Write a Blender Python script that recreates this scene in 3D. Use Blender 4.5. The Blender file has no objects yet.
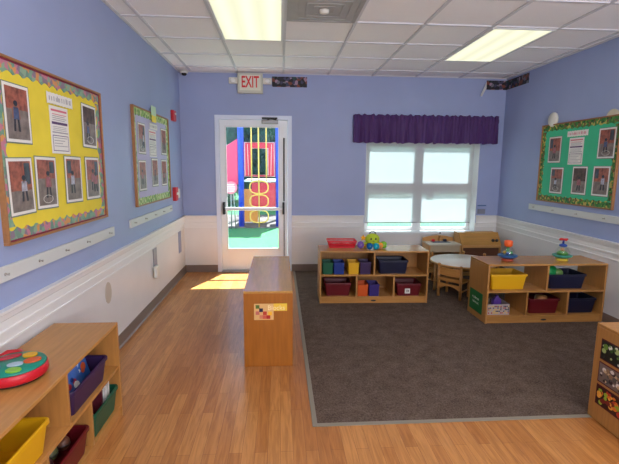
import bpy, math, random
from mathutils import Vector, Matrix
random.seed(11)
PI = math.pi
C = bpy.context.scene.collection
sc = bpy.context.scene

# ------------------------------------------------------------------ helpers
def lin(c):
    r = []
    for v in c:
        v = v / 255.0
        r.append(v / 12.92 if v <= .04045 else ((v + .055) / 1.055) ** 2.4)
    return tuple(r) + (1.0,)

def mat(name, rgb, rough=.5, spec=.5, metal=0, var=0.0, vscale=30, bump=0.0, bscale=200, stretch=None):
    m = bpy.data.materials.new(name); m.use_nodes = True
    nt = m.node_tree; b = nt.nodes['Principled BSDF']
    col = lin(rgb)
    b.inputs['Base Color'].default_value = col
    b.inputs['Roughness'].default_value = rough
    b.inputs['Specular IOR Level'].default_value = spec
    b.inputs['Metallic'].default_value = metal
    tc = nt.nodes.new('ShaderNodeTexCoord'); mp = nt.nodes.new('ShaderNodeMapping')
    nt.links.new(tc.outputs['Object'], mp.inputs['Vector'])
    if stretch: mp.inputs['Scale'].default_value = stretch
    if var > 0:
        n = nt.nodes.new('ShaderNodeTexNoise'); n.inputs['Scale'].default_value = vscale
        n.inputs['Detail'].default_value = 4
        nt.links.new(mp.outputs['Vector'], n.inputs['Vector'])
        r = nt.nodes.new('ShaderNodeValToRGB')
        r.color_ramp.elements[0].position = .3; r.color_ramp.elements[1].position = .7
        r.color_ramp.elements[0].color = tuple(min(1, c * (1 - var)) for c in col[:3]) + (1,)
        r.color_ramp.elements[1].color = tuple(min(1, c * (1 + var)) for c in col[:3]) + (1,)
        nt.links.new(n.outputs['Fac'], r.inputs['Fac'])
        nt.links.new(r.outputs['Color'], b.inputs['Base Color'])
    if bump > 0:
        n2 = nt.nodes.new('ShaderNodeTexNoise'); n2.inputs['Scale'].default_value = bscale
        nt.links.new(mp.outputs['Vector'], n2.inputs['Vector'])
        bp = nt.nodes.new('ShaderNodeBump'); bp.inputs['Strength'].default_value = bump
        bp.inputs['Distance'].default_value = .002
        nt.links.new(n2.outputs['Fac'], bp.inputs['Height'])
        nt.links.new(bp.outputs['Normal'], b.inputs['Normal'])
    return m

def voronoi_mat(name, cols, scale, rough=.6):
    m = bpy.data.materials.new(name); m.use_nodes = True
    nt = m.node_tree; b = nt.nodes['Principled BSDF']; b.inputs['Roughness'].default_value = rough
    tc = nt.nodes.new('ShaderNodeTexCoord')
    v = nt.nodes.new('ShaderNodeTexVoronoi'); v.inputs['Scale'].default_value = scale
    nt.links.new(tc.outputs['Object'], v.inputs['Vector'])
    sp = nt.nodes.new('ShaderNodeSeparateColor'); nt.links.new(v.outputs['Color'], sp.inputs['Color'])
    r = nt.nodes.new('ShaderNodeValToRGB'); r.color_ramp.interpolation = 'CONSTANT'
    n = len(cols)
    while len(r.color_ramp.elements) < n: r.color_ramp.elements.new(.5)
    for i, c in enumerate(cols):
        r.color_ramp.elements[i].position = i / n
    for i, c in enumerate(cols):
        r.color_ramp.elements[i].color = lin(c)
    nt.links.new(sp.outputs['Red'], r.inputs['Fac'])
    nt.links.new(r.outputs['Color'], b.inputs['Base Color'])
    return m

class MB:
    def __init__(s): s.v = []; s.f = []; s.m = []; s.sm = []; s.mats = []
    def mi(s, m):
        if m is None: return 0
        if m not in s.mats: s.mats.append(m)
        return s.mats.index(m)
    def add(s, vs, fs, m=None, smooth=False):
        o = len(s.v); s.v += [tuple(p) for p in vs]
        k = s.mi(m)
        for f in fs:
            s.f.append(tuple(i + o for i in f)); s.m.append(k); s.sm.append(smooth)
        return s
    def box(s, x0, x1, y0, y1, z0, z1, m=None):
        if x0 > x1: x0, x1 = x1, x0
        if y0 > y1: y0, y1 = y1, y0
        if z0 > z1: z0, z1 = z1, z0
        vs = [(x, y, z) for z in (z0, z1) for y in (y0, y1) for x in (x0, x1)]
        return s.add(vs, [(0, 2, 3, 1), (4, 5, 7, 6), (0, 1, 5, 4), (2, 6, 7, 3), (0, 4, 6, 2), (1, 3, 7, 5)], m)
    def loft(s, rings, m=None, smooth=False, cap0=True, cap1=True):
        n = len(rings[0]); vs = [p for r in rings for p in r]; fs = []
        for i in range(len(rings) - 1):
            for j in range(n):
                k = (j + 1) % n
                fs.append((i * n + j, i * n + k, (i + 1) * n + k, (i + 1) * n + j))
        if cap0: fs.append(tuple(reversed(range(n))))
        if cap1: fs.append(tuple((len(rings) - 1) * n + j for j in range(n)))
        return s.add(vs, fs, m, smooth)
    def tube(s, pts, r, n=10, m=None, closed=False, smooth=True):
        pts = [Vector(p) for p in pts]; rings = []
        N = len(pts); prev = None
        for i, p in enumerate(pts):
            if closed: t = pts[(i + 1) % N] - pts[i - 1]
            else: t = pts[min(i + 1, N - 1)] - pts[max(i - 1, 0)]
            t.normalize()
            a = Vector((0, 0, 1)) if abs(t.z) < .9 else Vector((1, 0, 0))
            if prev is not None: a = prev
            u = (a - t * a.dot(t)).normalized(); w = t.cross(u); prev = u
            rr = r[i] if isinstance(r, (list, tuple)) else r
            rings.append([tuple(p + (u * math.cos(q) + w * math.sin(q)) * rr) for q in [2 * PI * k / n for k in range(n)]])
        if closed: rings.append(rings[0]); return s.loft(rings, m, smooth, False, False)
        return s.loft(rings, m, smooth)
    def lathe(s, prof, n=24, c=(0, 0, 0), m=None, smooth=True):
        rings = [[(c[0] + max(r, 1e-4) * math.cos(2 * PI * k / n), c[1] + max(r, 1e-4) * math.sin(2 * PI * k / n), c[2] + z) for k in range(n)] for r, z in prof]
        return s.loft(rings, m, smooth)
    def ball(s, c, r, m=None, sc_=(1, 1, 1), n=16):
        prof = [(r * math.sin(PI * i / 10), -r * math.cos(PI * i / 10)) for i in range(11)]
        rings = [[(c[0] + sc_[0] * max(q, 1e-4) * math.cos(2 * PI * k / n), c[1] + sc_[1] * max(q, 1e-4) * math.sin(2 * PI * k / n), c[2] + sc_[2] * z) for k in range(n)] for q, z in prof]
        return s.loft(rings, m, True)
    def prism(s, poly, y0, y1, m=None, smooth=False):      # polygon in x,z, extruded along y
        n = len(poly)
        return s.loft([[(x, y0, z) for x, z in poly], [(x, y1, z) for x, z in poly]], m, smooth)
    def prismz(s, poly, z0, z1, m=None, smooth=False):
        return s.loft([[(x, y, z0) for x, y in poly], [(x, y, z1) for x, y in poly]], m, smooth)
    def build(s, name, m=None, parent=None, loc=(0, 0, 0), rot=(0, 0, 0), bevel=0, seg=2):
        me = bpy.data.meshes.new(name); me.from_pydata(s.v, [], s.f)
        mats = s.mats if s.mats else [m]
        for q in mats: me.materials.append(q)
        for i, p in enumerate(me.polygons):
            p.material_index = s.m[i] if s.mats else 0
            p.use_smooth = s.sm[i]
        me.update()
        import bmesh
        bm = bmesh.new(); bm.from_mesh(me); bmesh.ops.recalc_face_normals(bm, faces=bm.faces); bm.to_mesh(me); bm.free()
        o = bpy.data.objects.new(name, me); C.objects.link(o)
        o.location = loc; o.rotation_euler = rot
        if parent: o.parent = parent
        if bevel:
            b = o.modifiers.new('bevel', 'BEVEL'); b.width = bevel; b.segments = seg; b.limit_method = 'ANGLE'; b.angle_limit = math.radians(40)
        return o

def tag(o, label=None, cat=None, group=None, kind=None):
    if label: o['label'] = label
    if cat: o['category'] = cat
    if group: o['group'] = group
    if kind: o['kind'] = kind
    return o
def thing(name, label, cat, loc=(0, 0, 0), rz=0, group=None, rot=None):
    o = bpy.data.objects.new(name, None); C.objects.link(o); o.empty_display_size = .1
    o.location = loc; o.rotation_euler = rot if rot else (0, 0, rz)
    return tag(o, label, cat, group)
def struct(name, mb, m=None, **k):
    return tag(mb.build(name, m, **k), kind='structure')
def copy_tree(o, parent=None):
    c = o.copy(); C.objects.link(c)
    if parent: c.parent = parent
    for ch in o.children: copy_tree(ch, c)
    return c
def text_mesh(name, s, size, m, parent, loc, rot=(PI / 2, 0, 0), thick=.001, sx=1, bold=0.0):
    cu = bpy.data.curves.new(name, 'FONT'); cu.body = s; cu.size = size; cu.extrude = thick; cu.offset = bold
    cu.align_x = 'CENTER'; cu.align_y = 'CENTER'
    t = bpy.data.objects.new(name, cu); C.objects.link(t)
    dg = bpy.context.evaluated_depsgraph_get()
    me = bpy.data.meshes.new_from_object(t.evaluated_get(dg)); me.name = name
    bpy.data.objects.remove(t)
    me.materials.clear(); me.materials.append(m)
    o = bpy.data.objects.new(name, me); C.objects.link(o); o.parent = parent; o.location = loc; o.rotation_euler = rot
    o.scale = (sx, 1, 1)
    return o

# ------------------------------------------------------------------ constants
XL, XR, YB, H = -1.3407, 3.1891, 6.07, 2.731
YN = -2.6
T = .6096
CX, CY = .05, 5.118      # ceiling grid anchors

# ------------------------------------------------------------------ materials
M_blue = mat('blue_wall_paint', (155, 168, 206), .5, .35, var=.03, vscale=2.5, bump=.15, bscale=350)
M_wains = mat('white_wainscot', (226, 224, 222), .4, .4, var=.02, vscale=4)
M_rail = mat('white_moulding', (232, 232, 230), .4, .4)
M_base = mat('taupe_vinyl_base', (128, 110, 100), .5, .4)
M_white = mat('white_paint', (226, 228, 230), .4, .4)
M_offw = mat('off_white_plastic', (226, 224, 214), .45)
M_grey = mat('grey_metal', (150, 150, 150), .4, .5, .5)
M_black = mat('black_plastic', (22, 22, 24), .45)
M_darkw = mat('shadow_recess_wood', (80, 45, 25), .6)

def wood_mat(name, rgb, rough=.38, var=.12, axis='x'):
    st = {'x': (1.2, 14, 14), 'z': (14, 14, 1.2), 'y': (14, 1.2, 14)}[axis]
    return mat(name, rgb, rough, .45, var=var, vscale=3.5, bump=.03, stretch=st)
M_maple = wood_mat('maple_laminate', (184, 132, 72), rough=.25)
M_maplev = wood_mat('maple_laminate_upright', (178, 126, 66), axis='z')
M_mapley = wood_mat('maple_laminate_crosswise', (206, 158, 100), axis='y')
M_honey = wood_mat('honey_wood_shaded', (162, 98, 32), axis='z')  # shade of the upright faces put into a darker copy of the wood
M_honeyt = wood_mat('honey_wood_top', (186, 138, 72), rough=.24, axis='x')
M_beech = wood_mat('beech_wood', (200, 150, 90), axis='x')
M_beechd = wood_mat('dark_oven_board', (96, 58, 38), axis='x')

def floor_mat():
    m = bpy.data.materials.new('oak_strip_laminate'); m.use_nodes = True
    nt = m.node_tree; b = nt.nodes['Principled BSDF']; L = nt.links
    tc = nt.nodes.new('ShaderNodeTexCoord'); mp = nt.nodes.new('ShaderNodeMapping')
    mp.inputs['Rotation'].default_value = (0, 0, PI / 2)
    L.new(tc.outputs['Object'], mp.inputs['Vector'])
    br = nt.nodes.new('ShaderNodeTexBrick'); br.inputs['Scale'].default_value = 1
    br.inputs['Brick Width'].default_value = .62; br.inputs['Row Height'].default_value = .068
    br.inputs['Mortar Size'].default_value = .0009; br.offset = .37; br.offset_frequency = 2
    br.inputs['Color1'].default_value = lin((178, 116, 60)); br.inputs['Color2'].default_value = lin((200, 140, 80))
    br.inputs['Mortar'].default_value = lin((140, 90, 50)); br.inputs['Bias'].default_value = 0
    L.new(mp.outputs['Vector'], br.inputs['Vector'])
    mp2 = nt.nodes.new('ShaderNodeMapping'); mp2.inputs['Scale'].default_value = (22, 1.6, 1)
    L.new(tc.outputs['Object'], mp2.inputs['Vector'])
    n = nt.nodes.new('ShaderNodeTexNoise'); n.inputs['Scale'].default_value = 2.2; n.inputs['Detail'].default_value = 6; n.inputs['Distortion'].default_value = 1.2
    L.new(mp2.outputs['Vector'], n.inputs['Vector'])
    r = nt.nodes.new('ShaderNodeValToRGB'); r.color_ramp.elements[0].position = .35; r.color_ramp.elements[1].position = .62
    r.color_ramp.elements[0].color = (.72, .66, .58, 1); r.color_ramp.elements[1].color = (1.05, 1.05, 1.05, 1)
    L.new(n.outputs['Fac'], r.inputs['Fac'])
    mx = nt.nodes.new('ShaderNodeMix'); mx.data_type = 'RGBA'; mx.blend_type = 'MULTIPLY'; mx.inputs[0].default_value = .8
    L.new(br.outputs['Color'], mx.inputs[6]); L.new(r.outputs['Color'], mx.inputs[7])
    L.new(mx.outputs[2], b.inputs['Base Color'])
    b.inputs['Roughness'].default_value = .3; b.inputs['Specular IOR Level'].default_value = .5
    return m
M_floor = floor_mat()

def carpet_mat():
    m = bpy.data.materials.new('brown_grey_carpet'); m.use_nodes = True
    nt = m.node_tree; b = nt.nodes['Principled BSDF']; L = nt.links
    tc = nt.nodes.new('ShaderNodeTexCoord')
    n = nt.nodes.new('ShaderNodeTexNoise'); n.inputs['Scale'].default_value = 110; n.inputs['Detail'].default_value = 3
    L.new(tc.outputs['Object'], n.inputs['Vector'])
    n2 = nt.nodes.new('ShaderNodeTexNoise'); n2.inputs['Scale'].default_value = 9; n2.inputs['Detail'].default_value = 3
    L.new(tc.outputs['Object'], n2.inputs['Vector'])
    ad = nt.nodes.new('ShaderNodeMix'); ad.inputs[0].default_value = .3
    L.new(n.outputs['Fac'], ad.inputs[2]); L.new(n2.outputs['Fac'], ad.inputs[3])
    r = nt.nodes.new('ShaderNodeValToRGB'); r.color_ramp.elements[0].position = .36; r.color_ramp.elements[1].position = .64
    r.color_ramp.elements[0].color = lin((74, 60, 52)); r.color_ramp.elements[1].color = lin((114, 98, 86))
    L.new(ad.outputs[0], r.inputs['Fac']); L.new(r.outputs['Color'], b.inputs['Base Color'])
    b.inputs['Roughness'].default_value = .95; b.inputs['Specular IOR Level'].default_value = .1
    bp = nt.nodes.new('ShaderNodeBump'); bp.inputs['Strength'].default_value = .5; bp.inputs['Distance'].default_value = .004
    L.new(n.outputs['Fac'], bp.inputs['Height']); L.new(bp.outputs['Normal'], b.inputs['Normal'])
    return m
M_carpet = carpet_mat()
M_strip = mat('grey_transition_strip', (136, 128, 112), .5, .4)
M_tile = mat('speckled_ceiling_tile', (242, 240, 242), .9, .1, var=.05, vscale=160, bump=.4, bscale=260)
M_tbar = mat('ceiling_grid_metal', (206, 206, 212), .5, .3)

def emit_tubes(name, strength, col):
    m = bpy.data.materials.new(name); m.use_nodes = True
    nt = m.node_tree; b = nt.nodes['Principled BSDF']; L = nt.links
    b.inputs['Base Color'].default_value = (.12, .12, .10, 1); b.inputs['Roughness'].default_value = .5
    tc = nt.nodes.new('ShaderNodeTexCoord'); sp = nt.nodes.new('ShaderNodeSeparateXYZ'); L.new(tc.outputs['Object'], sp.inputs[0])
    mu = nt.nodes.new('ShaderNodeMath'); mu.operation = 'MULTIPLY'; mu.inputs[1].default_value = 2 * PI / .19; L.new(sp.outputs['X'], mu.inputs[0])
    co = nt.nodes.new('ShaderNodeMath'); co.operation = 'COSINE'; L.new(mu.outputs[0], co.inputs[0])
    ma = nt.nodes.new('ShaderNodeMath'); ma.operation = 'MULTIPLY_ADD'; ma.inputs[1].default_value = .12 * strength; ma.inputs[2].default_value = strength
    L.new(co.outputs[0], ma.inputs[0])
    b.inputs['Emission Color'].default_value = col
    L.new(ma.outputs[0], b.inputs['Emission Strength'])
    return m
M_diff = emit_tubes('lit_fluorescent_diffuser', .50, (1.0, .985, .70, 1))
M_diff2 = emit_tubes('fill_panel_diffuser', 2.6, (1.0, .97, .90, 1))  # stronger emission for the added ceiling panels out of view

def glass_mat(name, tint=(1, 1, 1, 1), fac=.06):
    m = bpy.data.materials.new(name); m.use_nodes = True; nt = m.node_tree; nt.nodes.clear()
    o = nt.nodes.new('ShaderNodeOutputMaterial'); tr = nt.nodes.new('ShaderNodeBsdfTransparent'); gl = nt.nodes.new('ShaderNodeBsdfGlossy')
    gl.inputs['Roughness'].default_value = .02; tr.inputs['Color'].default_value = tint
    mx = nt.nodes.new('ShaderNodeMixShader'); mx.inputs[0].default_value = fac
    nt.links.new(tr.outputs[0], mx.inputs[1]); nt.links.new(gl.outputs[0], mx.inputs[2]); nt.links.new(mx.outputs[0], o.inputs[0])
    return m
M_glass = glass_mat('window_glass', (.93, .98, .96, 1))
M_dome = glass_mat('clear_plastic_dome', (.95, .96, .96, 1), .10)

def shade_mat():
    m = bpy.data.materials.new('translucent_roller_shade'); m.use_nodes = True; nt = m.node_tree; nt.nodes.clear()
    o = nt.nodes.new('ShaderNodeOutputMaterial'); d = nt.nodes.new('ShaderNodeBsdfDiffuse'); t = nt.nodes.new('ShaderNodeBsdfTranslucent')
    d.inputs['Color'].default_value = (.7, .7, .7, 1); t.inputs['Color'].default_value = (.88, .93, .97, 1)
    mx = nt.nodes.new('ShaderNodeMixShader'); mx.inputs[0].default_value = .36
    nt.links.new(d.outputs[0], mx.inputs[1]); nt.links.new(t.outputs[0], mx.inputs[2]); nt.links.new(mx.outputs[0], o.inputs[0])
    return m
M_shade = shade_mat()

# ------------------------------------------------------------------ the setting
f = MB(); f.add([(XL - .1, YN - .1, 0), (XR + .1, YN - .1, 0), (XR + .1, YB + .2, 0), (XL - .1, YB + .2, 0),
                 (XL - .1, YN - .1, -.1), (XR + .1, YN - .1, -.1), (XR + .1, YB + .2, -.1), (XL - .1, YB + .2, -.1)],
                [(0, 1, 2, 3), (7, 6, 5, 4), (0, 4, 5, 1), (1, 5, 6, 2), (2, 6, 7, 3), (3, 7, 4, 0)])
struct('floor', f, M_floor)
CF, CL = 2.295, .1875
struct('carpet', MB().box(CL + .03, XR, CF + .03, YB, .0005, .003), M_carpet)['label'] = 'brown grey carpet'
struct('trim_1', MB().box(CL, CL + .03, CF, YB, .0005, .006).box(CL + .03, XR, CF, CF + .03, .0005, .006), M_strip, bevel=.002)

WZ = .70
def wall_side(name, x0, x1):
    struct(name, MB().box(x0, x1, YN, YB + .2, 0, WZ, M_wains).box(x0, x1, YN, YB + .2, WZ, H + .1, M_blue))
wall_side('wall_left', XL - .15, XL); wall_side('wall_right', XR, XR + .15)
struct('wall_near', MB().box(XL - .15, XR + .15, YN - .15, YN, 0, WZ, M_wains).box(XL - .15, XR + .15, YN - .15, YN, WZ, H + .1, M_blue))
# back wall with door and window openings
DX0, DX1, DZ = -.855, .14, 2.165
WX0, WX1, WB, WT = 1.215, 2.86, .565, 1.90
y0, y1 = YB, YB + .2
w = MB()
for (a, b_, c, d, m) in [(XL, DX0, 0, WZ, M_wains), (XL, DX0, WZ, H + .1, M_blue), (DX0, DX1, DZ, H + .1, M_blue),
                         (DX1, WX0, 0, WZ, M_wains), (DX1, WX0, WZ, H + .1, M_blue),
                         (WX0, WX1, 0, WB, M_wains), (WX0, WX1, WT, H + .1, M_blue),
                         (WX1, XR, 0, WZ, M_wains), (WX1, XR, WZ, H + .1, M_blue)]:
    w.box(a, b_, y0, y1, c, d, m)
struct('wall_back', w)

# ceiling with grid
c = MB().box(XL - .15, XR + .15, YN - .15, YB + .2, H + .012, H + .1, M_tile)
for i in range(-3, 7):
    x = CX + i * T
    if XL < x < XR: c.box(x - .012, x + .012, YN, YB, H, H + .0118, M_tbar)
for j in range(-2, 14):
    y = CY - j * T
    if YN < y < YB: c.box(XL, XR, y - .012, y + .012, H + .0002, H + .0117, M_tbar)
c.box(XL, XL + .022, YN, YB, H, H + .0116, M_tbar).box(XR - .022, XR, YN, YB, H, H + .0116, M_tbar).box(XL, XR, YB - .022, YB, H, H + .0116, M_tbar)
struct('ceiling', c)

# chair rail profile (depth from wall, z)
prof = [(0, .812), (.034, .812), (.034, .797), (.022, .789), (.018, .762), (.012, .756), (.012, .715), (.018, .710), (.018, .694), (.006, .688), (.006, .652), (.012, .648), (.012, .638), (0, .634)]
def rail(name, a, b_, n):      # from a to b_ (2d), n = inward normal
    r0 = [(a[0] + n[0] * d, a[1] + n[1] * d, z) for d, z in prof]; r1 = [(b_[0] + n[0] * d, b_[1] + n[1] * d, z) for d, z in prof]
    struct(name, MB().loft([r0, r1]), M_rail)
rail('trim_2', (XL, YN), (XL, YB), (1, 0)); rail('trim_3', (XR, YN), (XR, YB), (-1, 0))
rail('trim_4', (XL + .001, YB), (DX0 - .03, YB), (0, -1)); rail('trim_5', (DX1 + .03, YB), (WX0 - .01, YB), (0, -1)); rail('trim_6', (WX1 + .01, YB), (XR - .001, YB), (0, -1))
# siding-like grooves of the wainscot on the back wall
g = MB()
for z in (.16, .28, .40, .52):
    g.box(DX1 + .03, XR, YB - .004, YB, z, z + .006)
struct('trim_7', g, M_wains)
def base(name, a, b_, n):
    p = [(0, .10), (.006, .10), (.009, .012), (.022, 0), (0, 0)]
    r0 = [(a[0] + n[0] * d, a[1] + n[1] * d, z + .0005) for d, z in p]; r1 = [(b_[0] + n[0] * d, b_[1] + n[1] * d, z + .0005) for d, z in p]
    struct(name, MB().loft([r0, r1]), M_base)
base('baseboard_left', (XL, YN), (XL, YB), (1, 0)); base('baseboard_right', (XR, YN), (XR, YB), (-1, 0))
base('baseboard_back', (XL + .001, YB), (DX0 - .03, YB), (0, -1)); base('baseboard_back_right', (DX1 + .03, YB), (XR - .001, YB), (0, -1))

# door -----------------------------------------------------------------
M_frame = mat('pale_blue_door_frame', (222, 230, 246), .4, .4)
M_doorw = mat('white_door_paint', (236, 240, 244), .35, .45)
dr = bpy.data.objects.new('door_1', None); C.objects.link(dr); tag(dr, kind='structure')
fr = MB().box(DX0 - .028, DX0 + .03, YB - .012, YB + .2, 0, DZ + .02).box(DX1 - .03, DX1 + .028, YB - .012, YB + .2, 0, DZ + .02).box(DX0 + .03, DX1 - .03, YB - .012, YB + .2, DZ - .035, DZ + .02)
fr.build('door_frame', M_frame, dr, bevel=.003)
sy0, sy1 = YB + .03, YB + .075
gx0, gx1, gz0, gz1 = -.742, -.012, .325, 2.035
slab = MB().box(DX0 + .033, gx0, sy0, sy1, .02, DZ - .04).box(gx1, DX1 - .033, sy0, sy1, .02, DZ - .04).box(gx0, gx1, sy0, sy1, .02, gz0).box(gx0, gx1, sy0, sy1, gz1, DZ - .04)
slab.build('door_panel', M_doorw, dr, bevel=.003)
MB().box(gx0, gx1, sy0 + .018, sy0 + .024, gz0, gz1).build('door_glass', M_glass, dr)
b_ = MB()
for (p, q, r, s) in [(gx0 - .012, gx0 + .008, gz0 - .012, gz1 + .012), (gx1 - .008, gx1 + .012, gz0 - .012, gz1 + .012)]: b_.box(p, q, sy0 - .008, sy0, r, s)
b_.box(gx0 + .008, gx1 - .008, sy0 - .008, sy0, gz0 - .012, gz0 + .008).box(gx0 + .008, gx1 - .008, sy0 - .008, sy0, gz1 - .008, gz1 + .012)
b_.build('glass_bead', M_white, dr)
MB().box(gx0 - .02, gx1 + .05, sy0 - .075, sy0 - .035, .885, .925).build('push_bar', mat('brushed_push_bar', (222, 224, 228), .3, .5, .3), dr, bevel=.006)
e = MB().box(gx0 - .05, gx0 - .02, sy0 - .08, sy0, .83, 1.0); e.build('bar_bracket', M_black, dr, bevel=.006)
e = MB().box(gx1 + .05, gx1 + .08, sy0 - .08, sy0, .83, 1.0); e.build('bar_bracket', M_black, dr, bevel=.006)
MB().box(gx1 + .062, gx1 + .082, sy0 - .014, sy0, 1.01, 1.89).box(gx1 + .068, gx1 + .078, sy0 - .012, sy0, .06, .825).build('latch_rod', M_black, dr)
cl = MB().box(-.245, -.02, sy0 - .07, sy0, 2.075, 2.125, M_grey)
cl.build('door_closer', M_grey, dr, bevel=.006)
MB().box(-.24, -.03, YB - .05, sy0 + .0, DZ - .03, DZ - .008).tube([(-.05, YB - .04, DZ - .035), (-.12, YB - .12, 2.135), (-.18, sy0 - .04, 2.12)], .008, 8).build('closer_arm', M_black, dr)
MB().box(DX0 + .03, DX1 - .03, YB - .06, YB + .2, .0005, .016).build('threshold', M_grey, dr, bevel=.004)

# window ---------------------------------------------------------------
wn = bpy.data.objects.new('window_1', None); C.objects.link(wn); tag(wn, kind='structure')
M_vinyl = mat('white_vinyl_window', (214, 216, 218), .4, .4)
fy0, fy1 = YB + .172, YB + .192
fm = MB()
PX = [(1.304, 1.972), (2.105, 2.798)]; PZ = [(.62, 1.112), (1.30, 1.785)]
xs = [WX0, PX[0][0], PX[0][1], PX[1][0], PX[1][1], WX1]; zs = [WB, PZ[0][0], PZ[0][1], PZ[1][0], PZ[1][1], WT]
for i in (0, 2, 4): fm.box(xs[i], xs[i + 1], fy0, fy1, WB, WT)
for i in (1, 3):
    for j in (0, 2, 4): fm.box(xs[i], xs[i + 1], fy0 + .0005, fy1 - .0005, zs[j], zs[j + 1])
fm.build('window_frame', M_vinyl, wn)
gp = MB()
for a, b_ in PX:
    for c0, c1 in PZ: gp.box(a, b_, fy0 + .012, fy0 + .016, c0, c1)
gp.build('window_glass', M_glass, wn)
MB().box(WX0 - .03, WX1 + .03, YB - .03, YB, WB - .03, WB).box(WX0, WX1, YB, fy0, WB - .002, WB + .004).build('window_sill', M_white, wn, bevel=.002)
MB().box(WX0, WX0 + .006, YB, fy0, WB + .004, WT).box(WX1 - .006, WX1, YB, fy0, WB + .004, WT).build('window_jamb', M_white, wn)
lk = MB().box(2.17, 2.27, fy0 - .006, fy0, 1.05, 1.13); lk.build('sash_lock', M_vinyl, wn, bevel=.004)
# roller shade
sh = thing('roller_shade', 'white translucent roller shade pulled down over the window', 'window shade', (0, YB + .155, 0))
MB().box(WX0 + .012, WX1 - .012, 0, 0.0012, .693, WT - .04).build('shade_fabric', M_shade, sh)
MB().box(WX0 + .012, WX1 - .012, -.006, .008, .680, .693).build('hem_bar', M_grey, sh, bevel=.002)
MB().tube([(WX0 + .012, -.01, WT - .025), (WX1 - .012, -.01, WT - .025)], .02, 14).build('roller_tube', M_grey, sh)

# valance
def valance():
    t = thing('window_valance', 'dark purple gathered fabric valance above the window', 'valance', (1.02, YB - .001, 1.835))
    W = 2.055; n = 300; rows = [0, .012, .05, .1, .16, .22, .262, .268, .30, .315, .33, .345, .362, .38]
    vs = []; k = 0
    random.seed(5); ph = [random.uniform(0, 6.28) for _ in range(6)]
    for j, z in enumerate(rows):
        for i in range(n):
            x = W * i / (n - 1)
            a = math.sin(x * 38 + ph[0] + 1.5 * math.sin(x * 7 + ph[1])) + .6 * math.sin(x * 71 + ph[2])
            q = math.sin(x * 120 + ph[3] + math.sin(x * 23))
            fz = 1 - z / .3 if z < .27 else 0
            d = .062 + .012 * a * (.6 + 1.3 * max(0, fz)) + .006 * q
            if z >= .262: d = .058 + .008 * q + .004 * a + (.012 if z in (.30, .315, .33) else 0)
            zz = z + (.008 * math.sin(x * 60 + ph[4]) + .006 * math.sin(x * 97)) * (1 if z == .38 else .3) + (.005 * a if j < 2 else 0)
            vs.append((x, -d, zz))
    fs = [(j * n + i, j * n + i + 1, (j + 1) * n + i + 1, (j + 1) * n + i) for j in range(len(rows) - 1) for i in range(n - 1)]
    M = mat('purple_valance_cloth', (78, 46, 104), .6, .4, var=.12, vscale=18, stretch=(4, 1, .4))
    o = MB().add(vs, fs, M, True).build('gathered_cloth', M, t)
    s_ = o.modifiers.new('s', 'SOLIDIFY'); s_.thickness = .003; s_.offset = 1
    MB().box(0, .004, -.07, 0, .01, .37).build('side_return', M, t)
    MB().box(W - .004, W, -.07, 0, .01, .37).build('side_return', M, t)
    MB().tube([(.01, -.032, .315), (W - .01, -.032, .315)], .01, 10).build('curtain_rod', M_white, t)
valance()

# ------------------------------------------------------------------ ceiling things
def ceiling_light(ci, rj, label, dm=None):
    x = CX + ci * T; y = CY - rj * T
    t = thing('ceiling_light', label, 'ceiling light', (x + T / 2, y - T, H), 0, 'recessed ceiling troffers')
    a, b = T / 2 - .013, T - .013
    MB().box(-a, -a + .02, -b, b, -.006, .0).box(a - .02, a, -b, b, -.006, .0).box(-a + .02, a - .02, -b, -b + .02, -.006, .0).box(-a + .02, a - .02, b - .02, b, -.006, .0).build('light_frame', M_white, t)
    MB().box(-a + .02, a - .02, -b + .02, b - .02, -.004, .004).build('light_diffuser', dm or M_diff, t)
    return t
ceiling_light(-1, 1, 'lit fluorescent ceiling panel above the door aisle, beside the vent')
ceiling_light(3, 0, 'lit fluorescent ceiling panel on the window side, over the toy shelves')
ceiling_light(3, 5, 'added unseen ceiling fill panel on the window side, nearer the viewer', M_diff2)  # this and the next three panels are added out of view to brighten the room
ceiling_light(-1, 6, 'added unseen ceiling fill panel above the aisle, nearer the viewer', M_diff2)
ceiling_light(2, 9, 'added unseen ceiling fill panel behind the viewer on the carpet side', M_diff2)
ceiling_light(-1, 10, 'added unseen ceiling fill panel behind the viewer on the aisle side', M_diff2)

M_vent = mat('grey_vent_metal', (168, 166, 164), .55, .4, .2, var=.06, vscale=12)
v = thing('ceiling_vent', 'square grey metal air diffuser in the ceiling beside the light panel', 'air vent', (CX + T / 2, CY - 2.5 * T, H))
MB().box(-.292, .292, -.292, .292, -.008, 0).build('vent_plate', M_vent, v, bevel=.003)
for k in range(4):
    r0 = .26 - k * .06
    q = MB()
    for sgn in (1, -1):
        q.box(-r0, r0, sgn * r0 - .006, sgn * r0 + .006, -.012, -.008)
        q.box(sgn * r0 - .006, sgn * r0 + .006, -r0 + .007, r0 - .007, -.012, -.008)
    q.build('vent_louver', M_vent, v)
MB().lathe([(0, -.034), (.035, -.03), (.04, -.008)], 20).build('center_hub', M_offw, v)

cam_ = thing('security_camera', 'small dark dome camera at the ceiling corner above the aisle', 'security camera', (-1.25, 5.99, H))
MB().lathe([(.05, 0), (.05, -.022), (.044, -.03), (.001, -.03)], 24).build('camera_base', M_offw, cam_)
MB().lathe([(.034, -.03), (.033, -.045), (.022, -.058), (.001, -.063)], 20).build('camera_dome', mat('smoked_dome', (20, 24, 36), .1), cam_)

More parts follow.
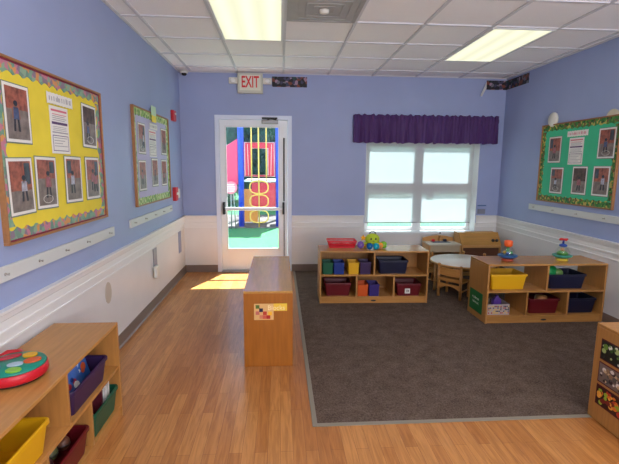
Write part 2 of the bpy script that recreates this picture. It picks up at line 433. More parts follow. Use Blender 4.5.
# exit sign
ex = thing('exit_sign', 'lit red EXIT sign with two emergency lamp heads above the door', 'exit sign', (-.39, YB, 2.595))
MB().box(-.168, .168, -.075, -.0, -.128, .13).build('sign_housing', mat('sign_housing_grey', (196, 198, 184), .5), ex, bevel=.006)
MB().box(-.14, .14, -.0785, -.075, -.095, .105).build('sign_face', mat('sign_face_cream', (222, 222, 206), .5), ex)
M_red = mat('exit_letter_red', (214, 40, 46), .4)
text_mesh('exit_lettering', 'EXIT', .205, M_red, ex, (0, -.0792, .008), sx=.56, bold=.004)
for s_ in (-1, 1):
    h = MB().box(s_ * .168, s_ * .285, -.06, -.005, -.005, .075)
    ho = h.build('lamp_head', M_offw, ex, bevel=.012, seg=3)
    MB().lathe([(.034, 0), (.03, -.014), (.001, -.018)], 20).build('lamp_lens', mat('lamp_lens', (240, 240, 236), .15), ho, loc=(s_ * .232, -.061, .033), rot=(-PI / 2, 0, 0))

# collage strips
M_coll = voronoi_mat('dark_photo_collage', [(24, 24, 34), (110, 108, 120), (20, 20, 24), (120, 62, 46), (30, 34, 44), (60, 60, 90), (18, 20, 26), (160, 130, 150), (40, 70, 66), (30, 28, 36)], 26)
cs = thing('photo_border_strip', 'dark collage border strip on the wall just right of the exit sign', 'border strip', (-.10, YB, 2.565))
MB().box(0, .475, -.004, 0, 0, .135).build('strip_paper', M_coll, cs)
cs2 = thing('photo_border_strip', 'dark collage border strip wrapping the far right corner near the ceiling', 'border strip', (2.895, YB, 2.585))
MB().box(0, XR - 2.895, -.004, 0, 0, .125).box(XR - 2.895 - .004, XR - 2.895, -.55, -.004, 0, .125).build('strip_paper', M_coll, cs2)
MB().add([(0, -.004, .09), (-.015, -.03, .10), (-.105, -.05, -.09), (-.07, -.03, -.10), (0, -.006, .02)], [(0, 1, 2, 3, 4)]).build('peeling_flap', M_white, cs2)
for k in (cs2.children[1],):
    s_ = k.modifiers.new('s', 'SOLIDIFY'); s_.thickness = .001

# ------------------------------------------------------------------ wall displays (local x = right, z = up, -y = out of the wall)
M_mat_white = mat('white_photo_mat', (232, 230, 224), .6)
M_brick = mat('brick_red_print', (150, 84, 68), .5, var=.6, vscale=26)
M_pave = mat('grey_pavement_print', (124, 112, 106), .5, var=.4, vscale=22)
M_dk = mat('dark_clothes_print', (38, 38, 52), .5)
M_skin = mat('skin_tone_print', (140, 98, 80), .5)
M_shirt = [mat('pink_shirt_print', (160, 92, 104), .5, var=.3, vscale=60), mat('white_shirt_print', (176, 176, 190), .5, var=.3, vscale=60), mat('blue_shirt_print', (70, 84, 122), .5, var=.3, vscale=60), mat('maroon_shirt_print', (96, 44, 54), .5, var=.3, vscale=60)]
M_indoor = mat('brown_interior_print', (80, 58, 52), .5, var=.8, vscale=22)
M_winp = mat('dark_window_print', (60, 70, 82), .5, var=.6, vscale=20)
M_backs = mat('grey_green_backing', (112, 128, 116), .7)
def ellipse(cx, cz, rx, rz, n=14): return [(cx + rx * math.cos(2 * PI * k / n), cz + rz * math.sin(2 * PI * k / n)) for k in range(n)]
def photo(root_loc, rz, w, h, label, group, seed, tilt=0):
    R = random.Random(seed)
    t = bpy.data.objects.new('photo_print', None); C.objects.link(t); t.location = root_loc; t.rotation_euler = (0, tilt, rz); t.empty_display_size = .1
    tag(t, label, 'photo', group)
    MB().box(-w / 2, w / 2, -.003, 0, 0, h).build('photo_mat', M_mat_white, t)
    MB().box(-w / 2 - .006, w / 2 + .006, -.0018, -.0008, -.007, h + .005).build('backing_sheet', M_backs, t)
    m = .015; x0, x1, z0, z1 = -w / 2 + m, w / 2 - m, m, h - m
    p = MB(); y = -.0035
    hor = z0 + (z1 - z0) * R.uniform(.38, .6)
    bg = R.choice([M_brick, M_indoor, M_brick])
    p.box(x0, x1, y, -.003, hor, z1, bg).box(x0, x1, y, -.003, z0, hor, M_pave)
    if R.random() < .7:
        a = R.choice([x0 + .01, x1 - .06]); p.box(a, a + .05, y - .0003, y, hor + .03, z1 - .01, M_winp)
    nfig = R.choice([1, 1, 2])
    for k in range(nfig):
        cx = (x0 + x1) / 2 + R.uniform(-.03, .03) + (k * .05 if nfig == 2 else 0); fz = z0 + R.uniform(.02, .05); fh = (z1 - z0) * R.uniform(.42, .6)
        cx = max(x0 + .035, min(x1 - .035, cx))
        yy = y - .0008 - k * .0006
        sm_ = R.choice(M_shirt)
        for s_ in (-1, 1):
            p.prism([(cx + s_ * .006, fz + fh * .42), (cx + s_ * .022, fz + fh * .42), (cx + s_ * .028, fz), (cx + s_ * .012, fz)], yy, y, M_dk)
            p.prism([(cx + s_ * .016, fz + fh * .78), (cx + s_ * .03, fz + fh * .74), (cx + s_ * .034, fz + fh * .42), (cx + s_ * .024, fz + fh * .42)], yy - .0001, y, M_skin)
        p.prism([(cx - .024, fz + fh * .4), (cx + .024, fz + fh * .4), (cx + .021, fz + fh * .8), (cx - .021, fz + fh * .8)], yy - .0002, y, sm_)
        p.prism(ellipse(cx, fz + fh * .88, .016, .02), yy - .0002, y, M_skin)
        p.prism(ellipse(cx, fz + fh * .93, .017, .014), yy - .0003, y, M_dk)
    if R.random() < .5:
        p.tube([(x, y - .0003, z) for x, z in ellipse((x0 + x1) / 2, z0 + .035, .05, .022, 20)], .0012, 5, M_mat_white, True)
    p.build('printed_picture', None, t)
    return t
M_line = mat('dark_text_line', (160, 158, 164), .6)
M_pinkl = mat('pink_rule', (214, 110, 128), .6); M_purl = mat('purple_rule', (92, 60, 110), .6)
M_cream = mat('cream_paper', (226, 214, 186), .6)
def notice(root_loc, rz, w, h, label, tilt=0):
    t = bpy.data.objects.new('posted_notice', None); C.objects.link(t); t.location = root_loc; t.rotation_euler = (0, tilt, rz); t.empty_display_size = .1
    tag(t, label, 'paper notice')
    MB().box(-w / 2, w / 2, -.003, 0, 0, h).build('notice_paper', M_mat_white, t)
    p = MB(); y = -.0034
    a, b = -w / 2 + .015, w / 2 - .015
    p.box(a, b, y, -.003, h - .03, h - .018, M_pinkl).box(a, b, y, -.003, h - .105, h - .09, M_purl).box(a, b, y, -.003, h - .155, h - .148, M_line)
    for k in range(4): p.box(a + .01, b - .01 - .02 * (k % 2), y, -.003, h - .048 - k * .011, h - .044 - k * .011, M_pinkl if k < 1 else M_line)
    for k in range(3): p.box(a + .01, b - .015, y, -.003, h - .12 - k * .01, h - .117 - k * .01, M_line)
    for (q, r, s_, u) in [(a, b, .015, .019), (a, b, h - .172, h - .168), (a, a + .004, .019, h - .172), (b - .004, b, .019, h - .172)]: p.box(q, r, y, -.003, s_, u, M_purl)
    for k in range(6):
        z = h - .185 - k * .016
        if z > .03: p.box(a + .014, b - .014 - .03 * (k % 3), y, -.003, z, z + .004, M_line)
    p.build('printed_rows', None, t)
def header(root_loc, rz, w, h, label, col, tilt=0):
    t = bpy.data.objects.new('title_strip', None); C.objects.link(t); t.location = root_loc; t.rotation_euler = (0, tilt, rz); t.empty_display_size = .1
    tag(t, label, 'paper title strip')
    poly = []; n = 16
    for k in range(n + 1): poly.append((-w / 2 + w * k / n, (.004 if k % 2 else 0)))
    for k in range(n, -1, -1): poly.append((-w / 2 + w * k / n, h - (.004 if k % 2 else 0)))
    MB().prism(poly, -.0095, -.0065).build('title_paper', M_mat_white, t)
    p = MB(); R = random.Random(3); x = -w / 2 + .02
    while x < w / 2 - .03:
        p.box(x, x + .008, -.0099, -.0095, h * .3, h * .62 + R.uniform(0, .012), col); x += R.choice([.013, .014, .026])
    p.build('title_writing', col, t)

def board(name, label, loc, rz, W, Hh, mb_bg, mb_border, mb_edge, mb_wood, amp=.02):
    t = thing(name, label, 'bulletin board', loc, rz)
    fw = .013
    MB().box(0, W, -.028, 0, 0, fw).box(0, W, -.028, 0, Hh - fw, Hh).box(0, fw, -.028, 0, fw, Hh - fw).box(W - fw, W, -.028, 0, fw, Hh - fw).build('board_frame', mb_wood, t, bevel=.002)
    MB().box(fw, W - fw, -.012, 0, fw, Hh - fw).build('board_paper', mb_bg, t)
    # scalloped border: outer rect, wavy inner edge
    p = MB(); y = -.0145; bw = .072
    def strip(P0, P1, inn):
        n = 72; vs = []; L = math.hypot(P1[0] - P0[0], P1[1] - P0[1])
        for i in range(n + 1):
            s_ = i / n; x = P0[0] + (P1[0] - P0[0]) * s_; z = P0[1] + (P1[1] - P0[1]) * s_
            d = bw - amp * abs(math.sin(PI * s_ * round(L / .085)))
            vs += [(x, y, z), (x + inn[0] * d, y, z + inn[1] * d), (x, y + .0025, z), (x + inn[0] * d, y + .0025, z + inn[1] * d)]
        fs = []
        for i in range(n):
            a = 4 * i
            fs += [(a, a + 4, a + 5, a + 1), (a + 1, a + 5, a + 7, a + 3)]
        return vs, fs
    a = fw; b, c_ = W - fw, Hh - fw
    for k, (P0, P1, inn) in enumerate([((a, a), (b, a), (0, 1)), ((b, c_), (a, c_), (0, -1))]):
        vs, fs = strip(P0, P1, inn); p.add(vs, fs)
    for k, (P0, P1, inn) in enumerate([((a, c_ - bw), (a, a + bw), (1, 0)), ((b, a + bw), (b, c_ - bw), (-1, 0))]):
        vs, fs = strip(P0, P1, inn); p.add(vs, fs)
    p.build('scalloped_border', mb_border, t)
    e = .009
    if mb_edge:
        MB().box(a, b, -.0175, -.0146, a, a + e).box(a, b, -.0175, -.0146, c_ - e, c_).box(a, a + e, -.0175, -.0146, a + e, c_ - e).box(b - e, b, -.0175, -.0146, a + e, c_ - e).build('border_edging', mb_edge, t)
    return t
M_bwood = wood_mat('oak_board_frame', (158, 110, 66))
M_yel = mat('yellow_board_paper', (234, 214, 70), .7, .2, var=.06, vscale=5)
M_grn = mat('green_board_paper', (72, 194, 146), .7, .2, var=.04, vscale=5)
M_lav = mat('lavender_board_paper', (192, 190, 220), .7, .2, var=.04, vscale=5)
M_bord1 = voronoi_mat('floral_scallop_border', [(112, 156, 136), (126, 166, 140), (196, 124, 146), (110, 146, 130), (214, 150, 90), (140, 172, 146), (140, 120, 140)], 34)
M_bord2 = voronoi_mat('green_leafy_border', [(150, 190, 110), (186, 206, 140), (128, 170, 96), (206, 216, 160), (100, 140, 80), (170, 190, 110)], 40)
M_bord3 = voronoi_mat('dark_leafy_border', [(50, 120, 50), (96, 150, 60), (34, 90, 44), (196, 180, 90), (60, 130, 60), (120, 90, 50)], 44)
M_maro = mat('maroon_edging', (130, 34, 62), .6)
DL = XL + .012   # face of papers on left boards
board('bulletin_board', 'bulletin board with bright yellow paper on the left wall', (XL, 2.15, 1.11), PI / 2, 1.225, .915, M_yel, M_bord1, M_maro, M_bwood)
board('bulletin_board', 'bulletin board with lavender paper and green border near the door', (XL, 4.085, 1.115), PI / 2, 1.24, .93, M_lav, M_bord2, None, M_bwood, .012)
board('bulletin_board', 'bulletin board with green paper on the right wall', (XR, 5.105, 1.11), -PI / 2, 1.225, .90, M_grn, M_bord3, None, M_bwood, .016)
xl = XL + .0148; xr = XR - .0148
G1, G2, G3 = 'photos on the yellow board', 'photos on the lavender board', 'photos on the green board'
for i, (yc, z, lab) in enumerate([(2.335, 1.615, 'matted photo at the top left corner of the yellow board'),
                                  (2.315, 1.25, 'matted photo, leftmost in the bottom row of the yellow board'),
                                  (2.555, 1.26, 'matted photo, second from left in the bottom row of the yellow board'),
                                  (3.165, 1.625, 'matted photo at the top right of the yellow board'),
                                  (2.882, 1.268, 'matted photo, third from left in the bottom row of the yellow board'),
                                  (3.168, 1.268, 'matted photo, rightmost in the bottom row of the yellow board')]):
    photo((xl, yc, z), PI / 2, .215, .285, lab, G1, 20 + i, [.0, -.02, .02, .03, .02, .01][i])
notice((xl, 2.755, 1.57), PI / 2, .215, .275, 'printed notice under the title strip on the yellow board')
header((xl, 2.77, 1.852), PI / 2, .30, .066, 'white title strip at the top of the yellow board', M_line)
for i, (yc, z, lab) in enumerate([(4.325, 1.615, 'matted photo at the top left of the lavender board'),
                                  (5.115, 1.625, 'matted photo at the top right of the lavender board'),
                                  (4.30, 1.262, 'matted photo, left one in the bottom row of the lavender board'),
                                  (4.72, 1.285, 'matted photo, middle one in the bottom row of the lavender board'),
                                  (5.08, 1.278, 'matted photo, right one in the bottom row of the lavender board')]):
    photo((xl, yc, z), PI / 2, .215, .285, lab, G2, 40 + i)
notice((xl, 4.68, 1.59), PI / 2, .25, .275, 'printed notice in the middle of the lavender board')
header((xl, 4.71, 1.87), PI / 2, .27, .06, 'white title strip on the lavender board', M_line)
tt = thing('paper_cutout', 'small yellow and pale green paper cutout over the top edge of the lavender board', 'paper cutout', (XL + .029, 4.715, 1.945), PI / 2)
MB().box(-.085, .085, -.002, 0, .07, .165, mat('pale_green_paper', (196, 222, 190), .6)).box(-.075, .075, -.0024, 0, 0, .069, mat('yellow_card', (240, 220, 70), .6)).build('card', None, tt)
for i, (yc, z, lab) in enumerate([(4.84, 1.57, 'matted photo at the top left of the green board'),
                                  (4.045, 1.605, 'matted photo at the top right of the green board'),
                                  (4.76, 1.22, 'matted photo, left one in the bottom row of the green board'),
                                  (4.38, 1.232, 'matted photo, middle one in the bottom row of the green board'),
                                  (4.07, 1.235, 'matted photo, right one in the bottom row of the green board')]):
    photo((xr, yc, z), -PI / 2, .22, .29, lab, G3, 60 + i)
notice((xr, 4.478, 1.545), -PI / 2, .225, .285, 'printed notice under the title strip on the green board')
header((xr, 4.468, 1.842), -PI / 2, .32, .064, 'white title strip with pink writing on the green board', M_pinkl)

# hook rails
M_hook = mat('hook_metal', (168, 166, 160), .3, .5, .8)
M_hr = mat('pale_hook_board', (206, 210, 208), .5)
def hook_rail(loc, rz, L, hooks, label, h=.075):
    t = thing('hook_rail', label, 'hook rail', loc, rz)
    MB().box(0, L, -.018, 0, 0, h).build('rail_board', M_hr, t, bevel=.004)
    for x in hooks:
        k = MB().lathe([(.008, 0), (.008, .003), (.003, .004), (.003, .016), (.007, .019), (.001, .022)], 12)
        k.build('hook', M_hook, t, loc=(x, -.018, h * .5), rot=(PI / 2, 0, 0))
hook_rail((XL, 1.35, .942), PI / 2, 2.155, [.12, .44, .76, 1.06, 1.36, 1.66, 2.05], 'long white hook rail under the yellow bulletin board')
hook_rail((XL, 3.89, .945), PI / 2, 1.50, [.1, .42, .75, 1.08, 1.4], 'white hook rail under the lavender bulletin board')
hook_rail((XR, 5.265, .985), -PI / 2, 1.75, [.12, .5, .9, 1.3, 1.65], 'white hook rail under the green bulletin board', .072)

# wall devices, left wall
t = thing('outlet_panel', 'tall grey outlet plate with white safety cover on left wainscot', 'outlet', (XL, 4.53, .315), PI / 2)
MB().box(.02, .15, -.006, 0, .02, .31).build('cover_plate', mat('grey_plate', (148, 146, 160), .35, .5, .4), t, bevel=.002)
MB().box(-.01, .10, -.045, -.006, 0, .13).build('safety_cover', M_offw, t, bevel=.012, seg=3)
t = thing('wall_plate', 'tall blue-grey plate on left wainscot near the door corner', 'wall plate', (XL, 5.70, .345), PI / 2)
MB().box(0, .14, -.006, 0, 0, .29).build('plate', mat('blue_grey_plate', (138, 146, 178), .35, .5, .4), t, bevel=.002)
MB().lathe([(.006, 0), (.005, .003), (.001, .004)], 10).build('screw', M_hook, t, loc=(.07, -.006, .02), rot=(PI / 2, 0, 0))
t = MB().prism(ellipse(0, 0, .062, .085, 20), -.002, 0, mat('tan_patch', (196, 184, 168), .6)).build('oval_patch', None, None, (XL, 3.345, .515), (0, 0, PI / 2))
tag(t, 'faint tan oval patch on the left wainscot between the shelf and the outlet', 'wall patch')
M_alarm = mat('fire_alarm_red', (196, 28, 40), .35)
t = thing('fire_alarm', 'red fire alarm horn high on the left wall by the corner', 'fire alarm', (XL, 5.62, 2.115), PI / 2)
MB().box(-.065, .065, -.04, 0, -.065, .065).build('alarm_body', M_alarm, t, bevel=.008)
MB().box(-.02, .02, -.055, -.04, .01, .035).build('strobe_lens', M_offw, t, bevel=.006)
t = thing('alarm_pull_station', 'red fire alarm pull station on the left wall near the door', 'fire alarm', (XL, 5.56, 1.145), PI / 2)
MB().box(-.06, .05, -.045, 0, -.085, .085).build('station_body', M_alarm, t, bevel=.006)
MB().box(-.04, .03, -.055, -.045, -.01, .02).build('pull_handle', M_offw, t, bevel=.003)
t = MB().box(.0, .10, -.025, 0, -.06, .06).build('keypad', M_offw, None, (XL, 5.70, 1.14), (0, 0, PI / 2), .005)
tag(t, 'small white keypad box right beside the red pull station', 'keypad')
# right wall discs
t = thing('wall_disc', 'round white device on the right wall above the left corner of the green board', 'smoke detector', (XR, 4.93, 2.062), -PI / 2)
MB().lathe([(.082, 0), (.082, .016), (.07, .028), (.001, .032)], 28).build('disc_body', M_offw, t, rot=(PI / 2, 0, 0))
t = thing('wall_disc', 'flat beige device peeking above the green board near the frame edge', 'smoke detector', (XR, 4.02, 1.985), -PI / 2)
MB().lathe([(.085, 0), (.085, .008), (.07, .0115), (.001, .012)], 28).build('disc_body', mat('beige_plastic', (206, 200, 176), .5), t, rot=(PI / 2, 0, 0))
# small box by the window
t = thing('thermostat', 'small grey box with a blue lip on the wall right of the window', 'thermostat', (2.94, YB, .875))
MB().box(-.055, .055, -.02, 0, -.04, .03).build('thermostat_body', mat('grey_box', (126, 130, 146), .5), t, bevel=.004)
MB().box(-.06, .06, -.03, 0, .075, .09).build('blue_lip', mat('blue_plastic_lip', (74, 104, 150), .5), t, bevel=.003)

# ------------------------------------------------------------------ shelf units
M_edge = mat('pale_ply_edge', (214, 176, 124), .45)
def shelf_unit(label, loc, rz, D=.38, back=True, L=1.22, Hs=.59, honey=False, name='toy_shelf'):
    t = thing(name, label, 'shelf', loc, rz)
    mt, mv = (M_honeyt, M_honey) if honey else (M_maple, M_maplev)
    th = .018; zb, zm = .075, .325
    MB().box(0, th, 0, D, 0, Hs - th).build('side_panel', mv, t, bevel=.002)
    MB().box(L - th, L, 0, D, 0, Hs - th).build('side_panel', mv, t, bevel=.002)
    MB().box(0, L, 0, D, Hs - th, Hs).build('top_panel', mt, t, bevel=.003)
    y1_ = D - .008 if back else D
    MB().box(th, L - th, .004, y1_, zm - th, zm).build('middle_shelf', mt, t, bevel=.001)
    MB().box(th, L - th, .004, y1_, zb - th, zb).build('bottom_shelf', mt, t, bevel=.001)
    MB().box(th, L - th, .012, .03, 0, zb - th).build('kick_board', mt, t)
    MB().box(L / 2 - th / 2, L / 2 + th / 2, .004, y1_, zm, Hs - th).build('divider', mv, t)
    for x in (.41, .825): MB().box(x - th / 2, x + th / 2, .004, y1_, zb, zm - th).build('divider', mv, t)
    if back: MB().box(th, L - th, D - .008, D, 0, Hs - th).build('back_panel', mv, t)
    MB().prism(ellipse(L / 2, .028, .03, .009, 16), .0105, .012).build('maker_badge', M_black, t)
    return t
FZ = .0035
mid = (0.435, 4.555); mrot = math.radians(-1.6)
shelf_unit('low wooden toy shelf in front of the window, red basket and plush octopus on top', (*mid, FZ), mrot, D=.38, L=1.205)
shelf_unit('low open wooden shelf by the right wall with spinning toys on top', (1.985, 3.86, FZ), 0, D=.395, back=False, L=1.197)
shelf_unit('wooden shelf against the left wall in the foreground, toy disc on top', (-.955, 1.27, 0), PI / 2, D=.362)
blk = shelf_unit('honey wooden cabinet standing end-on in the aisle before the door', (.095, 3.08, .0005), PI / 2, D=.365, L=1.25, honey=True, name='block_cabinet')
nr = shelf_unit('wooden cabinet at the right frame edge with food pictures on its end', (3.115, 2.33, .0065), PI, D=.385)

# pictures etc. on cabinet ends
lb = thing('shelf_label', 'yellow label with coloured blocks picture on the aisle cabinet end', 'label', (-.193, 3.08, .37))
MB().box(0, .145, -.0015, 0, 0, .125, mat('label_picture_tan', (222, 176, 110), .5)).box(.0, .245, -.0012, 0, .068, .125, mat('label_yellow', (238, 196, 60), .5)).build('label_card', None, lb)
q = MB()
for (x, z, c_) in [(.012, .088, (96, 120, 50)), (.038, .062, (40, 36, 70)), (.012, .04, (200, 110, 100)), (.04, .01, (214, 130, 96)), (.066, .038, (196, 60, 40)), (.092, .008, (176, 34, 30)), (.104, .036, (240, 180, 40)), (.064, .008, (206, 90, 70))]:
    q.box(x, x + .028, -.0022, -.0015, z, z + .028, mat('block_print', c_, .5))
q.build('block_picture', None, lb)
text_mesh('label_lettering', 'Blocks', .052, mat('label_letter_cream', (248, 226, 170), .5), lb, (.165, -.0022, .092), thick=.0003, sx=.95)
gs = thing('green_label', 'green paper sign with white writing on the end of the right shelf', 'label', (1.985, 4.215, .06 + FZ), -PI / 2)
MB().box(0, .275, -.0015, 0, 0, .21).build('green_card', mat('green_sign_card', (14, 110, 56), .5), gs)
q = MB(); R = random.Random(8)
for row, (x0, n) in enumerate([(.06, 9), (.075, 8)]):
    for k in range(n):
        x = x0 + k * .0165; z = .125 - row * .045
        hh = R.choice([.018, .018, .026]); q.box(x, x + .004, -.0022, -.0015, z, z + hh)
        q.box(x + .004, x + .011, -.0022, -.0015, z + R.choice([0, .008, .014]), z + .004 + R.choice([0, .014]))
q.build('white_writing', mat('white_lettering', (232, 240, 232), .5), gs)

def food_picture(z, label, scheme, seed, h=.125):
    t = thing('food_picture', label, 'picture', (1.895, 2.28, z), -PI / 2, 'food pictures on the cabinet end')
    R = random.Random(seed); w = .33
    MB().box(0, w, -.002, 0, 0, h).build('picture_border', mat('maroon_border', (88, 20, 34), .5), t, bevel=.0008)
    q = MB().box(.007, w - .007, -.0026, -.002, .007, h - .007, mat('picture_ground', scheme[0], .4))
    ms = [mat('food_print', c_, .4) for c_ in scheme[1:]]
    for k in range(60):
        r = R.uniform(.007, .019)
        x = R.uniform(.01 + r, w - .01 - r); zz = R.uniform(.008 + r, h - .008 - r)
        q.prism(ellipse(x, zz, r, r * R.uniform(.6, 1), 14), -.0028 - k * .00003, -.0026, ms[k % len(ms)])
    q.build('food_print', None, t)
food_picture(.393, 'top food picture with green vegetables on the cabinet end', [(28, 30, 26), (110, 150, 60), (220, 216, 200), (60, 90, 40), (170, 190, 120), (40, 44, 36)], 1)
food_picture(.252, 'middle food picture with pale dishes on the cabinet end', [(120, 104, 96), (222, 214, 206), (150, 120, 90), (60, 40, 40), (206, 180, 140), (90, 84, 80)], 2)
food_picture(.112, 'bottom food picture with orange and green fruit on the cabinet end', [(60, 26, 20), (226, 120, 40), (150, 176, 50), (196, 60, 36), (240, 170, 60), (130, 40, 30)], 3)

# ------------------------------------------------------------------ bins
def rrect(w, d, r, z, n=4, cx=0, cy=0):
    pts = []
    for (sx, sy, a0) in [(1, 1, 0), (-1, 1, PI / 2), (-1, -1, PI), (1, -1, 1.5 * PI)]:
        for k in range(n + 1):
            a = a0 + k / n * PI / 2
            pts.append((cx + sx * (w / 2 - r) + r * math.cos(a), cy + sy * (d / 2 - r) + r * math.sin(a), z))
    return pts
def P(name, rgb, **k): return mat(name, rgb, .4, .5, **k)
M_navy = P('navy_plastic', (14, 18, 50)); M_dred = P('dark_red_plastic', (100, 14, 24)); M_yelp = P('yellow_plastic', (222, 168, 18))
M_purp = P('purple_plastic', (50, 26, 70)); M_green = P('green_plastic', (14, 86, 62)); M_orange = P('orange_plastic', (210, 86, 24))
M_redp = P('red_plastic', (206, 24, 44)); M_bluep = P('blue_plastic', (16, 50, 130)); M_violet = P('violet_plastic', (52, 36, 110)); M_grn2 = P('emerald_plastic', (10, 84, 56))
def bin_(label, loc, rz, w, d, h, m, name='storage_bin', cat='bin', group=None, tz=(0, 0)):
    t = thing(name, label, cat, loc, rz, group)
    k = .86; r = .02; th = .004
    b = MB().loft([rrect(w * k, d * k, r, 0), rrect(w * .96, d * .96, r, h - .014), rrect(w * .96 - 2 * th, d * .96 - 2 * th, r, h - .0135), rrect(w * k - 2 * th, d * k - 2 * th, r, th)], m)
    b.build('bin_body', m, t)
    b = MB().loft([rrect(w * .962, d * .962, r, h - .022), rrect(w, d, r, h - .02), rrect(w, d, r, h - .004), rrect(w * .985, d * .985, r, h), rrect(w * .94, d * .94, r, h), rrect(w * .94, d * .94, r, h - .013)], m, cap0=False, cap1=False)
    b.build('bin_rim', m, t)
    return t
def on_mid(x, y):      # local shelf coords -> world
    c_, s_ = math.cos(mrot), math.sin(mrot); return (mid[0] + x * c_ - y * s_, mid[1] + x * s_ + y * c_)
ZM = .326 + FZ; ZBt = .076 + FZ; ZT = .591 + FZ
BG = 'plastic bins on the toy shelves'
# mid shelf
p_ = on_mid(.82, .16); bin_('navy blue bin alone in the top right cubby of the shelf by the window', (*p_, ZM), mrot, .34, .26, .15, M_navy, group=BG)
p_ = on_mid(.205, .16); bin_('dark red bin in the bottom left cubby of the shelf by the window', (*p_, ZBt), mrot, .30, .27, .145, M_dred, group=BG)
p_ = on_mid(1.0, .15); rb = bin_('dark red bin with white picture label, bottom right of the shelf by the window', (*p_, ZBt), mrot, .285, .27, .14, M_dred, group=BG)
lbm = MB().box(-.045, .012, -.1335, -.128, .03, .085, M_mat_white).box(-.032, -.002, -.1342, -.1335, .045, .072, mat('label_print_grey', (120, 112, 112), .5)).box(-.027, -.016, -.1345, -.1341, .05, .066, M_mat_white)
lbm.build('bin_label', None, rb)
# coloured cube boxes
def cube_box(label, x, m, z, s=.118, tier=''):
    px, py = on_mid(x, .11)
    t = thing('cube_box', label, 'box', (px, py, z), mrot, 'coloured cube boxes on the shelf by the window')
    MB().loft([rrect(s * .94, s * 1.5, .008, 0), rrect(s, s * 1.6, .008, s * 1.12), rrect(s - .01, s * 1.6 - .01, .006, s * 1.12), rrect(s * .94 - .01, s * 1.5 - .01, .006, .006)], m).build('box_body', m, t)
    MB().box(-s / 2 - .001, s / 2 + .001, -s * .8 - .002, -s * .8 + .001, s * 1.02, s * 1.12).build('box_lip', m, t, bevel=.001)
cube_box('green cube box, leftmost in the top row of the shelf by the window', .088, M_grn2, ZM)
cube_box('blue cube box beside the green one on the shelf by the window', .212, M_bluep, ZM)
cube_box('yellow cube box in the top row of the shelf by the window', .375, M_yelp, ZM)
cube_box('purple cube box beside the yellow one on the shelf by the window', .506, M_purp, ZM, .122)
cube_box('orange cube box in the bottom middle cubby of the shelf by the window', .482, M_orange, ZBt, .118)
cube_box('violet cube box beside the orange one in the bottom middle cubby', .608, M_violet, ZBt, .118)

# red basket on the mid shelf
def basket(loc, rz, w, d, h, m, label):
    t = thing('plastic_basket', label, 'basket', loc, rz)
    MB().loft([rrect(w * .86, d * .86, .015, 0), rrect(w * .86 + .004, d * .86 + .004, .015, .02), rrect(w * .86 - .002, d * .86 - .002, .015, .02), rrect(w * .86 - .006, d * .86 - .006, .015, .004)], m).build('basket_floor', m, t)
    b = MB()
    for k in range(22):
        for sy in (-1, 1):
            x = -w * .42 + w * .84 * k / 21; b.tube([(x, sy * d * .425, .018), (x * 1.12, sy * d * .485, h - .008)], .0035, 6)
    for k in range(13):
        for sx in (-1, 1):
            y = -d * .41 + d * .82 * k / 12; b.tube([(sx * w * .425, y, .018), (sx * w * .485, y * 1.1, h - .008)], .0035, 6)
    b.loft([rrect(w * .9, d * .9, .016, .03), rrect(w * .93, d * .93, .016, .05), rrect(w * .915, d * .915, .016, .05), rrect(w * .885, d * .885, .016, .03)], cap0=False, cap1=False)
    b.build('basket_side', m, t)
    MB().loft([rrect(w * .975, d * .975, .018, h - .014), rrect(w, d, .018, h - .014), rrect(w, d, .018, h), rrect(w * .96, d * .96, .018, h), rrect(w * .955, d * .955, .018, h - .014)], m, cap0=False, cap1=False).build('basket_rim', m, t)
px, py = on_mid(.262, .27); basket((px, py, ZT), mrot, .335, .2, .08, M_redp, 'open red plastic basket on the left end of the shelf by the window')

# plush octopus
def octopus():
    px, py = on_mid(.605, .17)
    t = thing('plush_octopus', 'yellow-green plush octopus toy with coloured balls on the shelf by the window', 'plush toy', (px, py, ZT), mrot)
    def F(n, c_): return mat(n, c_, .9, .1, var=.08, vscale=60, bump=.3, bscale=180)
    lime = F('lime_plush', (176, 196, 60))
    MB().ball((0, .02, .098), .074, lime, (1.12, .95, .92)).build('plush_head', lime, t)
    dk = F('dark_strap', (60, 66, 50))
    MB().tube([(-.034 + 0, .02, .15), (-.03, .02, .175), (-.015, .02, .187), (.015, .02, .187), (.03, .02, .175), (.034, .02, .15)], .006, 8).build('carry_handle', dk, t)
    for sx in (-1, 1):
        MB().ball((sx * .026, -.046, .112), .011, M_black, (1, .5, 1.1), 12).build('eye', M_black, t)
    MB().tube([(-.012, -.051, .092), (0, -.053, .086), (.012, -.051, .092)], .0025, 6).build('mouth', M_black, t)
    balls = [(-.135, .0, .04, .04, (120, 90, 170)), (-.045, -.07, .034, .036, (20, 96, 160)), (.028, -.072, .034, .036, (30, 160, 180)), (.085, -.02, .04, .034, (236, 150, 70)), (.125, .0, .046, .04, (130, 190, 60)), (-.08, .03, .05, .03, (240, 176, 40)), (.06, .08, .036, .034, (200, 60, 90))]
    for i, (x, y, z, r, c_) in enumerate(balls):
        m = F('ball_plush', c_); m2 = F('ball_plush_patch', tuple(min(255, int(v * .6 + 70)) for v in c_))
        b = MB().ball((x, y, r * .98), r, m)
        b.build('tentacle_ball', m, t)
        MB().ball((x, y - r * .72, r * 1.05), r * .4, m2, (1, .8, 1), 12).build('ball_nose', m2, t)
        MB().tube([(x * .45, y * .3 + .02, .06), (x * .8, y * .7, .05), (x, y, r)], [.018, .014, .012], 8).build('tentacle', lime, t)
    star = []
    for k in range(10):
        a = k * PI / 5 + PI / 2; r = .038 if k % 2 == 0 else .018; star.append((-.1 + r * math.cos(a), .11 + r * math.sin(a)))
    m = F('yellow_star_plush', (244, 170, 40))
    MB().prism(star, .03, .055).build('star_hand', m, t, bevel=.004)
octopus()

